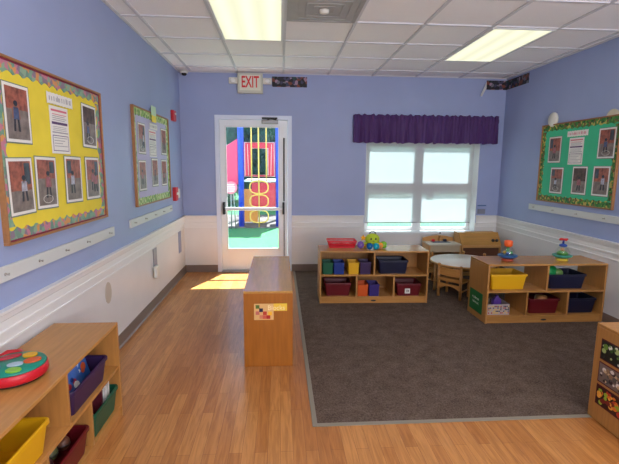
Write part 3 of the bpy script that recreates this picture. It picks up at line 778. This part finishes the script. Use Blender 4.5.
# right shelf contents
ZR = FZ
def spin_toy(loc, label, base_c, dish_c, knob_c, fig=0):
    t = thing('spinning_toy', label, 'toy', loc)
    t.scale = (1.15, 1.15, 1.15)
    mb_, md, mk = P('toy_foot', base_c), P('toy_dish', dish_c), P('toy_knob', knob_c)
    MB().lathe([(.0, 0), (.048, 0), (.05, .01), (.04, .02)], 24).build('toy_foot', mb_, t)
    MB().lathe([(.038, .02), (.07, .034), (.08, .044), (.078, .05), (.055, .05), (.0, .048)], 28).build('toy_dish', md, t)
    MB().lathe([(.058, .051), (.06, .075), (.05, .10), (.03, .118), (.012, .122)], 24, smooth=True).build('clear_dome', M_dome, t)
    if fig == 0:
        MB().lathe([(.012, .051), (.012, .12)], 12).build('spindle', P('spindle_green', (60, 150, 90)), t)
        for k, c_ in enumerate([(60, 160, 80), (240, 190, 60), (40, 90, 180)]):
            a = k * 2.1; m = P('bead', c_); MB().ball((.03 * math.cos(a), .03 * math.sin(a), .068), .014, m).build('bead', m, t)
        MB().lathe([(.02, .12), (.034, .13), (.036, .168), (.026, .176), (.001, .178)], 20).build('press_knob', mk, t)
    else:
        MB().lathe([(.042, .051), (.044, .07), (.02, .085), (.0, .088)], 20).build('green_mound', P('mound', (90, 160, 70)), t)
        m = P('figure_tan', (206, 160, 110)); MB().ball((-.01, -.01, .098), .016, m).build('figure_head', m, t)
        MB().lathe([(.018, .12), (.032, .126), (.03, .138), (.012, .146)], 20).build('blue_collar', P('collar', (40, 80, 170)), t)
        MB().lathe([(.008, .146), (.008, .178)], 12).build('plunger', M_bluep, t)
        h = MB()
        for a in (0, PI / 2):
            h.tube([(-.036 * math.cos(a), -.036 * math.sin(a), .184), (.036 * math.cos(a), .036 * math.sin(a), .184)], .009, 10)
        h.build('cross_handle', mk, t)
spin_toy((2.255, 4.03, ZT), 'spinning toy with orange knob and blue dish on the right shelf', (170, 70, 40), (30, 90, 150), (240, 100, 40))
spin_toy((2.815, 4.02, ZT), 'spinning toy with red cross handle and green base on the right shelf', (220, 190, 60), (60, 150, 130), (206, 40, 44), 1)
bin_('yellow bin in the top left cubby of the right wall shelf', (2.225, 4.04, ZM), 0, .375, .27, .15, M_yelp, group=BG)
bin_('navy bin holding a green toy in the top right cubby of the right wall shelf', (2.82, 4.04, ZM), 0, .395, .27, .145, M_navy, group=BG)
bin_('dark red bin in the bottom middle cubby of the right wall shelf', (2.605, 4.04, ZBt), 0, .325, .27, .15, M_dred, group=BG)
bin_('navy bin in the bottom right cubby of the right wall shelf', (2.99, 4.04, ZBt), 0, .315, .27, .15, M_navy, group=BG)
# green toy (dinosaur-like plush body) in the navy bin
t = thing('green_toy', 'bright green rounded toy poking out of the navy bin', 'toy', (2.72, 4.06, ZM + .03))
mg = P('bright_green_toy', (20, 150, 80)); mg2 = P('olive_toy', (110, 150, 80))
MB().ball((0, 0, .10), .075, mg, (1.15, .8, 1.1)).build('toy_body', mg, t)
MB().ball((.075, -.02, .10), .05, mg2, (1.1, .9, .9)).build('toy_head', mg2, t)
MB().tube([(-.03, 0, .16), (-.07, -.01, .17), (-.09, -.01, .15)], [.02, .016, .012], 10).build('toy_arm', mg, t)
# patterned box
t = thing('patterned_box', 'small box with busy red, navy and white pattern, bottom left of right shelf', 'box', (2.135, 4.0, ZBt))
M_box = mat('box_white_card', (190, 176, 170), .5)
w_, d_, h_ = .225, .2, .105
MB().loft([rrect(w_, d_, .006, 0), rrect(w_, d_, .006, h_), rrect(w_ - .008, d_ - .008, .004, h_), rrect(w_ - .008, d_ - .008, .004, .004)], M_box).build('box_body', M_box, t)
q = MB(); cols = [P('print_red', (180, 40, 50)), P('print_navy', (40, 46, 90)), P('print_yellow', (226, 190, 80)), P('print_black', (30, 30, 36))]
R = random.Random(4)
for k in range(14):
    for r_ in range(5):
        if R.random() < .62:
            x = -w_ / 2 + .008 + k * .0152; zz = .012 + r_ * .0165
            q.box(x, x + .0115, -d_ / 2 - .0008, -d_ / 2, zz, zz + .0125, cols[R.randrange(4)])
q.build('tile_pattern', None, t)
MB().box(-w_ / 2 - .001, -w_ / 2, -d_ / 2 + .01, d_ / 2 - .01, .005, h_ - .01).build('dark_end', M_black, t)
t = thing('purple_toy', 'purple toy sticking up out of the small patterned box', 'toy', (2.165, 4.01, ZBt + .006))
mp_ = P('purple_toy_plastic', (96, 60, 150))
MB().loft([rrect(.10, .05, .012, 0), rrect(.09, .045, .012, .11), rrect(.03, .03, .008, .145)], mp_).build('toy_body', mp_, t)
MB().ball((0, 0, .15), .016, mp_).build('toy_tip', mp_, t)
t = thing('beige_toy', 'small beige toy on top of the dark red bin contents, right shelf', 'toy', (2.62, 4.0, ZBt + .006))
MB().lathe([(.05, 0), (.06, .1), (.055, .15), (.02, .16)], 18).build('toy_body', P('tan_toy', (170, 120, 70)), t)

# left shelf contents
bl = lambda y, z, w, d, h, m, lab: bin_(lab, (-.955 - d / 2 - .004, y, z), PI / 2, w, d, h, m, group=BG)
bl(2.13, .327, .42, .29, .13, M_purp, 'purple bin of picture books, far end of the left wall shelf')
bl(2.29, .077, .34, .29, .14, M_green, 'green bin with white boxes, bottom far end of the left wall shelf')
bl(1.885, .077, .37, .29, .13, M_dred, 'dark red bin in the bottom middle of the left wall shelf')
bl(1.515, .327, .43, .29, .135, M_yelp, 'yellow bin in the foreground of the left wall shelf')
def book(label, loc, rot, w, h, th, c_, c2, pages=(230, 226, 214), name='picture_book'):
    t = thing(name, label, 'book', loc, group='books in the bins of the left wall shelf', rot=rot)
    m = mat('book_cover', c_, .35, .5, var=.3, vscale=18); m2 = mat('book_art', c2, .35)
    MB().box(-w / 2, w / 2, -th / 2, -th / 2 + .002, 0, h, m).box(-w / 2, w / 2, th / 2 - .002, th / 2, 0, h, m).box(-w / 2 - .001, -w / 2 + .001, -th / 2, th / 2, 0, h, m).build('cover', None, t)
    MB().box(-w / 2 + .002, w / 2 - .004, -th / 2 + .002, th / 2 - .002, .003, h - .003).build('pages', mat('book_pages', pages, .7), t)
    q = MB(); R = random.Random(int(w * 1e4) + int(h * 1e3))
    for k in range(7):
        r = R.uniform(.012, .03); q.prism(ellipse(R.uniform(-w / 2 + .035, w / 2 - .035), R.uniform(.04, h - .035), r, r * .8, 12), -th / 2 - .0003 - k * .0001, -th / 2, [m2, M_mat_white, M_orange, M_bluep][k % 4])
    q.build('cover_art', None, t)
# covers face the aisle (+x) : rz 90
book('blue picture book leaning in the purple bin, nearest the far end', (-1.04, 2.172, .342), (-.28, 0, PI / 2), .25, .225, .012, (40, 96, 170), (200, 214, 230))
book('picture book with red and blue art in front in the purple bin', (-1.015, 2.06, .341), (-.28, 0, PI / 2), .20, .20, .014, (70, 110, 180), (190, 50, 60))
book('dark blue book at the near end of the purple bin', (-1.10, 2.06, .341), (-.2, 0, PI / 2), .16, .19, .012, (50, 70, 130), (230, 190, 70))
book('upright white book in the green bin, far one', (-1.08, 2.385, .09), (0, 0, PI), .18, .185, .02, (224, 222, 216), (210, 210, 214))
book('upright white book in the green bin, in front of the other white one', (-1.08, 2.345, .09), (0, 0, PI), .18, .17, .02, (228, 226, 222), (190, 190, 200))
book('maroon book in the middle of the green bin', (-1.08, 2.29, .09), (0.1, 0, PI), .17, .17, .016, (100, 36, 50), (60, 50, 110))
def ball_toy(label, loc, r, c_, c2):
    t = thing('toy_ball', label, 'ball', loc, group='balls in the bins of the left wall shelf')
    m = P('ball_color', c_); MB().ball((0, 0, r), r, m).build('ball_body', m, t)
    m2 = P('ball_band', c2); MB().lathe([(r * 1.004, r - .006), (r * 1.01, r), (r * 1.004, r + .006)], 18).build('ball_band', m2, t)
ball_toy('red and blue ball in the green bin', (-1.04, 2.20, .125), .038, (190, 40, 50), (60, 100, 190))
ball_toy('dark blue ball behind the red ball in the green bin', (-1.13, 2.215, .125), .036, (40, 60, 120), (200, 200, 210))
ball_toy('brown ball at the far end of the dark red bin', (-1.05, 1.97, .14), .034, (110, 66, 44), (60, 40, 34))
ball_toy('olive ball in the middle of the dark red bin', (-1.07, 1.89, .14), .036, (88, 90, 50), (40, 40, 30))
ball_toy('dark maroon ball at the near end of the dark red bin', (-1.05, 1.81, .14), .034, (70, 24, 30), (120, 90, 70))

# toy disc (red and teal)
def toy_disc():
    t = thing('activity_toy', 'round red and teal activity toy on the left wall shelf', 'toy', (-1.152, 1.83, .592))
    r = .13
    MB().lathe([(.0, .0), (r - .02, 0), (r - .012, .004), (r - .012, .012)], 40).build('toy_foot', M_black, t)
    MB().lathe([(.0, .0125), (r - .004, .0125), (r, .02), (r, .05), (r - .006, .056), (0, .056)], 48).build('red_shell', P('toy_red', (196, 22, 40)), t)
    MB().lathe([(r - .004, .0562), (r - .008, .0635), (0, .0655)], 48).build('teal_face', P('toy_teal', (14, 132, 112)), t)
    def pad(x, y, rx, ry, m, a=0, n=20):
        pts = []
        for k in range(n):
            q = 2 * PI * k / n; u, v_ = rx * math.cos(q), ry * math.sin(q)
            pts.append((x + u * math.cos(a) - v_ * math.sin(a), y + u * math.sin(a) + v_ * math.cos(a)))
        return MB().prismz(pts, .0635, .071).build('pad', m, t, bevel=.002)
    pad(.03, .075, .03, .026, M_yelp)
    pad(.07, .02, .034, .026, M_orange, .6)
    pad(-.045, .055, .045, .02, P('pad_red', (180, 30, 50)), .7)
    pad(.02, -.02, .03, .02, P('pad_silver', (170, 190, 206)), .4)
    pad(-.055, -.05, .03, .026, P('pad_blue', (60, 100, 190)))
    pad(.045, -.075, .03, .024, P('pad_green', (130, 190, 60)))
    MB().tube([(-.10, .08, .03), (-.13, .11, .036), (-.12, .16, .04), (-.07, .17, .04), (-.04, .14, .036), (-.045, .125, .03)], .014, 10).build('carry_handle', P('toy_red2', (196, 22, 40)), t)
toy_disc()

# ------------------------------------------------------------------ toddler table and chairs
def toddler_chair(label, loc, rz):
    t = thing('toddler_chair', label, 'chair', loc, rz, 'small wooden chairs around the round table')
    w = .135
    for sx in (-1, 1):
        o = MB().tube([(sx * w, 0, 0), (sx * w, -.004, .2), (sx * w, -.012, .365)], [.0165, .0165, .015], 12).build('back_post', M_maplev, t)
        MB().ball((sx * w, -.012, .38), .021, M_maplev, (1, 1, .9), 12).build('post_knob', mat('dark_knob', (64, 38, 24), .5) if 'back to' in label else M_beech, t)
        MB().tube([(sx * w, .21, 0), (sx * w, .208, .2)], .0155, 12).build('front_leg', M_maplev, t)
    MB().box(-w - .012, w + .012, .016, .235, .182, .2).build('seat', M_maple, t, bevel=.006)
    def curved(z0, z1, bow, arch=0):
        n = 10; rings = []
        for k in range(n + 1):
            x = -w + 2 * w * k / n; u = 1 - (2 * k / n - 1) ** 2
            y = -.008 - bow * u
            rings.append([(x, y - .008, z0 + arch * u), (x, y + .008, z0 + arch * u), (x, y + .008, z1), (x, y - .008, z1)])
        return MB().loft(rings, M_maple)
    curved(.262, .352, .018).build('back_slat', M_maple, t, bevel=.003)
    curved(.20, .235, .012).build('back_slat', M_maple, t, bevel=.003)
    curved(.10, .165, .0, .04).build('apron_rail', M_maple, t)
    for sx in (-1, 1): MB().tube([(sx * w, .0, .09), (sx * w, .21, .09)], .009, 8).build('side_stretcher', M_maplev, t)
tc_ = (2.25, 5.02)
t = thing('round_table', 'small round toddler table with white laminate top', 'table', (*tc_, FZ))
MB().lathe([(0, .350), (.392, .350), (.398, .354), (.398, .366), (.394, .370), (0, .370)], 56).build('table_edge', M_beech, t)
MB().lathe([(0, .3702), (.388, .3702), (.386, .373), (0, .373)], 56).build('tabletop', mat('white_laminate', (232, 228, 220), .35), t)
for a in (178, 268, 358, 88):
    a = math.radians(a); MB().tube([(.345 * math.cos(a), .345 * math.sin(a), 0), (.335 * math.cos(a), .335 * math.sin(a), .35)], [.016, .021], 12).build('leg', M_beech, t)
toddler_chair('small wooden chair with its back to the viewer at the round table', (1.96, 4.70, FZ), math.radians(-49))
toddler_chair('small wooden chair on the far right side of the round table', (2.55, 5.39, FZ), math.radians(140))
toddler_chair('small wooden chair on the far left side of the round table', (1.93, 5.35, FZ), math.radians(-136))

# play sink and stove
def play_sink():
    t = thing('play_sink', 'wooden play kitchen sink with grey basin under the window', 'play sink', (2.045, 5.66, FZ))
    W, D, Z = .45, .30, .455
    for x in (0, W - .018): MB().box(x, x + .018, 0, D, 0, Z - .016).build('side_panel', M_beech, t, bevel=.002)
    MB().box(.018, W - .018, D - .01, D, 0, Z - .016).build('back_panel', M_beech, t)
    MB().box(.018, W - .018, .012, D - .01, .05, .066).build('bottom_shelf', M_beech, t)
    MB().box(.018, W - .018, .004, .02, Z - .11, Z - .016).build('front_apron', mat('pale_apron', (184, 168, 140), .5), t)
    # top with basin hole
    tm = mat('sink_top_beige', (206, 196, 178), .45)
    bx0, bx1, by0, by1 = .09, .35, .12, .23
    MB().box(0, bx0, 0, D, Z - .016, Z).box(bx1, W, 0, D, Z - .016, Z).box(bx0, bx1, 0, by0, Z - .016, Z).box(bx0, bx1, by1, D, Z - .016, Z).build('counter_top', tm, t)
    MB().box(bx0, bx1, by0, by1, Z - .075, Z - .07).box(bx0, bx0 + .004, by0, by1, Z - .07, Z + .003).box(bx1 - .004, bx1, by0, by1, Z - .07, Z + .003).box(bx0, bx1, by0, by0 + .004, Z - .07, Z + .003).box(bx0, bx1, by1 - .004, by1, Z - .07, Z + .003).build('sink_basin', mat('grey_basin', (120, 130, 142), .3), t)
    pts = [(0, Z)] + [(W * k / 14, Z + .045 + .035 * math.sin(PI * k / 14)) for k in range(15)] + [(W, Z)]
    MB().prism(pts, D - .016, D).build('backsplash', M_beech, t)
    MB().tube([(.235, D - .035, Z), (.235, D - .035, Z + .07), (.232, D - .05, Z + .088), (.23, D - .09, Z + .085), (.23, D - .10, Z + .065)], .011, 10).build('faucet', M_beech, t)
    MB().ball((.245, D - .03, Z + .115), .013, M_black, n=12).build('faucet_knob', M_black, t)
    MB().lathe([(.022, 0), (.026, .012), (.02, .03), (.001, .034)], 16, (.14, D - .06, Z)).build('hot_tap', M_redp, t)
    MB().lathe([(.024, 0), (.028, .012), (.022, .032), (.001, .036)], 16, (.31, D - .06, Z)).build('cold_tap', M_navy, t)
play_sink()
def play_stove():
    t = thing('play_stove', 'wooden play stove with two black knobs in the far right corner', 'play stove', (2.515, 5.68, FZ))
    W, D, Z = .56, .30, .455
    def side(x): return MB().loft([[(x, y, z) for y, z in [(0, 0), (D, 0), (D, Z + .115), (.125, Z + .115), (.012, Z - .02), (0, Z - .02)]], [(x + .018, y, z) for y, z in [(0, 0), (D, 0), (D, Z + .115), (.125, Z + .115), (.012, Z - .02), (0, Z - .02)]]])
    side(0).build('side_panel', M_beech, t); side(W - .018).build('side_panel', M_beech, t)
    MB().loft([[(x, y, z) for y, z in [(0, Z - .018), (.013, Z), (.125, Z + .145), (.14, Z + .13), (.02, Z - .018)]] for x in (-.004, W + .004)]).build('control_panel', M_honeyt, t, bevel=.002)
    MB().box(-.004, W + .004, .14, D, Z + .117, Z + .135).build('cooktop', M_honeyt, t, bevel=.002)
    MB().box(.018, W - .018, .003, .02, Z - .055, Z - .02).build('front_apron', M_beech, t)
    MB().box(.018, W - .018, .03, .045, .05, Z - .058).build('oven_door', M_beechd, t)
    MB().box(.018, W - .018, .01, .03, 0, .05).build('kick_board', M_beech, t)
    MB().box(.018, W - .018, D - .01, D, 0, Z + .115).build('back_panel', M_beech, t)
    an = math.atan2(.145, .112)
    for x in (.455, .51):
        MB().lathe([(.021, -.002), (.021, .018), (.016, .024), (.001, .024)], 18).build('control_knob', M_black, t, loc=(x, .042, Z + .036), rot=(an, 0, 0))
play_stove()

# ------------------------------------------------------------------ outdoors
M_turf = mat('light_green_turf', (62, 116, 80), .9, .1, var=.15, vscale=14, bump=.5, bscale=120)
struct('ground', MB().box(-9, 10, YB + .2, 26, -.06, -.02), M_turf)
M_conc = mat('pale_concrete', (206, 206, 200), .8, var=.04, vscale=6)
struct('patio', MB().box(-3, 5, YB + .2, YB + .9, -.019, -.008), M_conc)
struct('dark_ground_patch', MB().box(-2.6, 2.2, 10.55, 13.4, -.019, -.004), mat('dark_mottled_ground', (92, 88, 90), .9, .1, var=.5, vscale=3))  # flat patch of dark mottled grey ground around the play tower
M_pblue = P('play_blue', (24, 70, 214)); M_pred = P('play_red', (216, 26, 58)); M_ppink = P('play_pink', (226, 50, 96)); M_pyel = P('play_yellow', (232, 186, 84)); M_porg = P('play_orange', (232, 146, 60))
def tower():
    y = 10.8
    t = thing('play_tower', 'red and blue playground climbing tower seen through the glass door', 'playground structure', (0, y, -.02))
    for x, yy in ((-.955, 0), (-.03, 0), (-1.06, 1.3), (-.034, 1.3)):
        MB().tube([(x, yy, 0), (x, yy, 3.3)], .07, 16).build('post', M_pblue, t)
    MB().box(-.885, -.10, -.02, 1.3, 1.13, 1.17).build('deck', M_white, t)
    q = MB().box(-.885, -.70, .03, .06, 1.25, 2.1).box(-.29, -.10, .03, .06, 1.25, 2.1).box(-.70, -.29, .03, .06, 1.95, 2.1).box(-.70, -.29, .03, .06, 1.25, 1.30)
    q.build('window_panel', M_pred, t)
    q = MB().tube([(-.86, .02, 1.26), (-.86, .02, 2.09), (-.13, .02, 2.09), (-.13, .02, 1.26)], .016, 8, closed=True).tube([(-.70, .02, 1.30), (-.70, .02, 1.95), (-.29, .02, 1.95), (-.29, .02, 1.30)], .014, 8, closed=True)
    q.tube([(-.77, .02, 1.28), (-.79, .02, 2.05)], .008, 8).tube([(-.22, .02, 1.28), (-.20, .02, 2.05)], .008, 8)
    q.build('panel_edging', P('panel_edging_pink', (250, 200, 200)), t)
    MB().box(-.70, -.10, .05, .09, .46, 1.11).build('lower_panel', M_pred, t)
    MB().box(-.945, -.57, .35, .39, .08, .93).build('orange_panel', M_porg, t, bevel=.01)
    MB().prism([(-1.32, 1.06), (-1.03, 1.06), (-1.03, 2.18), (-1.32, 1.99)], .0, .05).build('side_panel', M_ppink, t, bevel=.01)
    q = MB().tube([(-.512, -.14, .0), (-.512, -.14, 2.75)], .018, 10)
    for x in (-.685, -.325): q.tube([(x, -.14, 1.16), (x, -.14, 2.75)], .016, 10)
    q.build('climber_pole', M_pyel, t)
    for zc in (1.0, .66, .28):
        pts = [(-.51 + .225 * math.copysign(abs(math.cos(a)) ** .8, math.cos(a)), -.14, zc + .155 * math.copysign(abs(math.sin(a)) ** .7, math.sin(a))) for a in [2 * PI * k / 28 for k in range(28)]]
        MB().tube(pts, .016, 8, closed=True).build('climber_loop', M_pyel, t)
    # roof (casts the shade on the turf)
    n = [(-1.25, 0.0, 3.3), (.27, 0.0, 3.3), (.27, 1.65, 3.3), (-1.25, 1.65, 3.3), (-.49, .8, 4.0)]
    MB().add(n, [(0, 1, 4), (1, 2, 4), (2, 3, 4), (3, 0, 4), (3, 2, 1, 0)]).build('roof', M_pblue, t)
    MB().prism([(.0, 1.1), (.0, 1.25), (2.0, .2), (2.0, .08)], .3, .9).build('slide_chute', M_pyel, t)
tower()
t = thing('activity_disc', 'round pink panel on a thin post left of the climbing tower', 'playground panel', (-1.17, 10.45, -.02))
MB().tube([(0, 0, 0), (0, 0, .85)], .014, 8).build('post', M_grey, t)
MB().tube([(.1, 0, 0), (.06, 0, .9)], .012, 8).build('post', M_grey, t)
MB().prism(ellipse(0, 1.0, .15, .15, 24), -.02, .02).build('disc', P('disc_pink', (240, 120, 140)), t)
q = MB()
for z, w_ in ((1.07, .1), (1.02, .13), (.97, .13), (.92, .1)): q.box(-w_ * .8, w_ * .8, -.025, -.02, z - .009, z + .009)
q.build('disc_marking', P('disc_white', (250, 226, 226)), t)

def tree(label, x, y, h, r, seed, c_):
    R = random.Random(seed)
    t = thing('tree', label, 'tree', (x, y, -.02), group='trees beyond the playground')
    MB().tube([(0, 0, 0), (.05, 0, h * .3), (-.03, .05, h * .55)], [.14, .11, .07], 10).build('trunk', mat('bark', (70, 58, 50), .9), t)
    m = mat('foliage', c_, .7, .2, var=.45, vscale=3); q = MB()
    for k in range(30):
        a = R.uniform(0, 2 * PI); rr = R.uniform(0, r * .62); z = h * (.06 + .86 * ((k * .618) % 1)); cr = r * R.uniform(.3, .48)
        cx, cy = rr * math.cos(a), rr * math.sin(a)
        q.ball((cx, cy, z), cr * .72, None, n=9)
        vs, fs = [], []
        for j in range(230):
            u = R.uniform(-1, 1); ph = R.uniform(0, 2 * PI); s_ = math.sqrt(1 - u * u)
            d = Vector((s_ * math.cos(ph), s_ * math.sin(ph), u)); p = Vector((cx, cy, z)) + d * cr * R.uniform(.7, 1.08)
            e1 = d.orthogonal().normalized(); e1.rotate(Matrix.Rotation(R.uniform(0, 6.28), 3, d)); e2 = (d.cross(e1) + d * R.uniform(-.6, .6)).normalized(); L_ = R.uniform(.05, .10)
            o = len(vs); vs += [p - e1 * L_, p + e2 * L_ * .4, p + e1 * L_, p - e2 * L_ * .4]; fs.append((o, o + 1, o + 2, o + 3))
        q.add(vs, fs)
    q.build('foliage', m, t)
tree('dark green tree behind the playground, left part of the door glass', -2.6, 15.5, 4.6, 1.35, 1, (44, 84, 70))
tree('dark green tree directly behind the climbing tower', -1.0, 18.6, 5.2, 1.6, 2, (38, 78, 66))
tree('dark green tree behind the playground, right part of the door glass', .55, 15.6, 4.8, 1.4, 3, (48, 90, 70))

tree('dark green tree farther back, between the tree crowns behind the tower', -.1, 22.2, 5.4, 1.6, 4, (42, 80, 66))
tree('dark green tree farther back to the left of the tower', -3.4, 22.6, 5.4, 1.5, 5, (42, 80, 66))
# ------------------------------------------------------------------ light
sun = bpy.data.lights.new('sun', 'SUN'); sun.energy = 16; sun.angle = .009; sun.color = (1, .97, .94)
so = bpy.data.objects.new('sun', sun); C.objects.link(so)
so.rotation_euler = Vector((-.42, -1.02, -2.03)).to_track_quat('-Z', 'Y').to_euler(); so.location = (3, 12, 12)
w = bpy.data.worlds.new('sky'); sc.world = w; w.use_nodes = True
bg = w.node_tree.nodes['Background']; bg.inputs['Color'].default_value = (.66, .83, 1, 1); bg.inputs['Strength'].default_value = 1.6

ar = bpy.data.lights.new('rear_fill', 'AREA'); ar.shape = 'RECTANGLE'; ar.size = 2.2; ar.size_y = 1.5; ar.energy = 120; ar.color = (1, .975, .93)  # added fill lamp behind the camera, no window is modelled there
ao = bpy.data.objects.new('rear_fill', ar); C.objects.link(ao); ao.location = (1.9, YN + .9, 1.3); ao.rotation_euler = Vector((-.1, .42, .9)).to_track_quat('-Z', 'Y').to_euler()
# ------------------------------------------------------------------ camera
yaw, pitch, roll, fpx = .0698, .1525, .0077, 428.96
c_, s_ = math.cos(yaw), math.sin(yaw); cp, sp = math.cos(pitch), math.sin(pitch)
Rv = Vector((c_, -s_, 0)); F = Vector((s_ * cp, c_ * cp, -sp)); U = Vector((s_ * sp, c_ * sp, cp))
cr, sr = math.cos(roll), math.sin(roll)
R2 = Rv * cr + U * sr; U2 = U * cr - Rv * sr
cam = bpy.data.cameras.new('camera'); co = bpy.data.objects.new('camera', cam); C.objects.link(co)
m4 = Matrix(((R2.x, U2.x, -F.x, 0), (R2.y, U2.y, -F.y, 0), (R2.z, U2.z, -F.z, 1.507), (0, 0, 0, 1)))
co.matrix_world = m4
cam.sensor_width = 36; cam.lens = fpx / 619 * 36; cam.clip_start = .02
sc.camera = co
vs_ = sc.view_settings; vs_.view_transform = 'Standard'; vs_.look = 'None'; vs_.gamma = 1; vs_.use_curve_mapping = False
vs_.exposure = 1.0
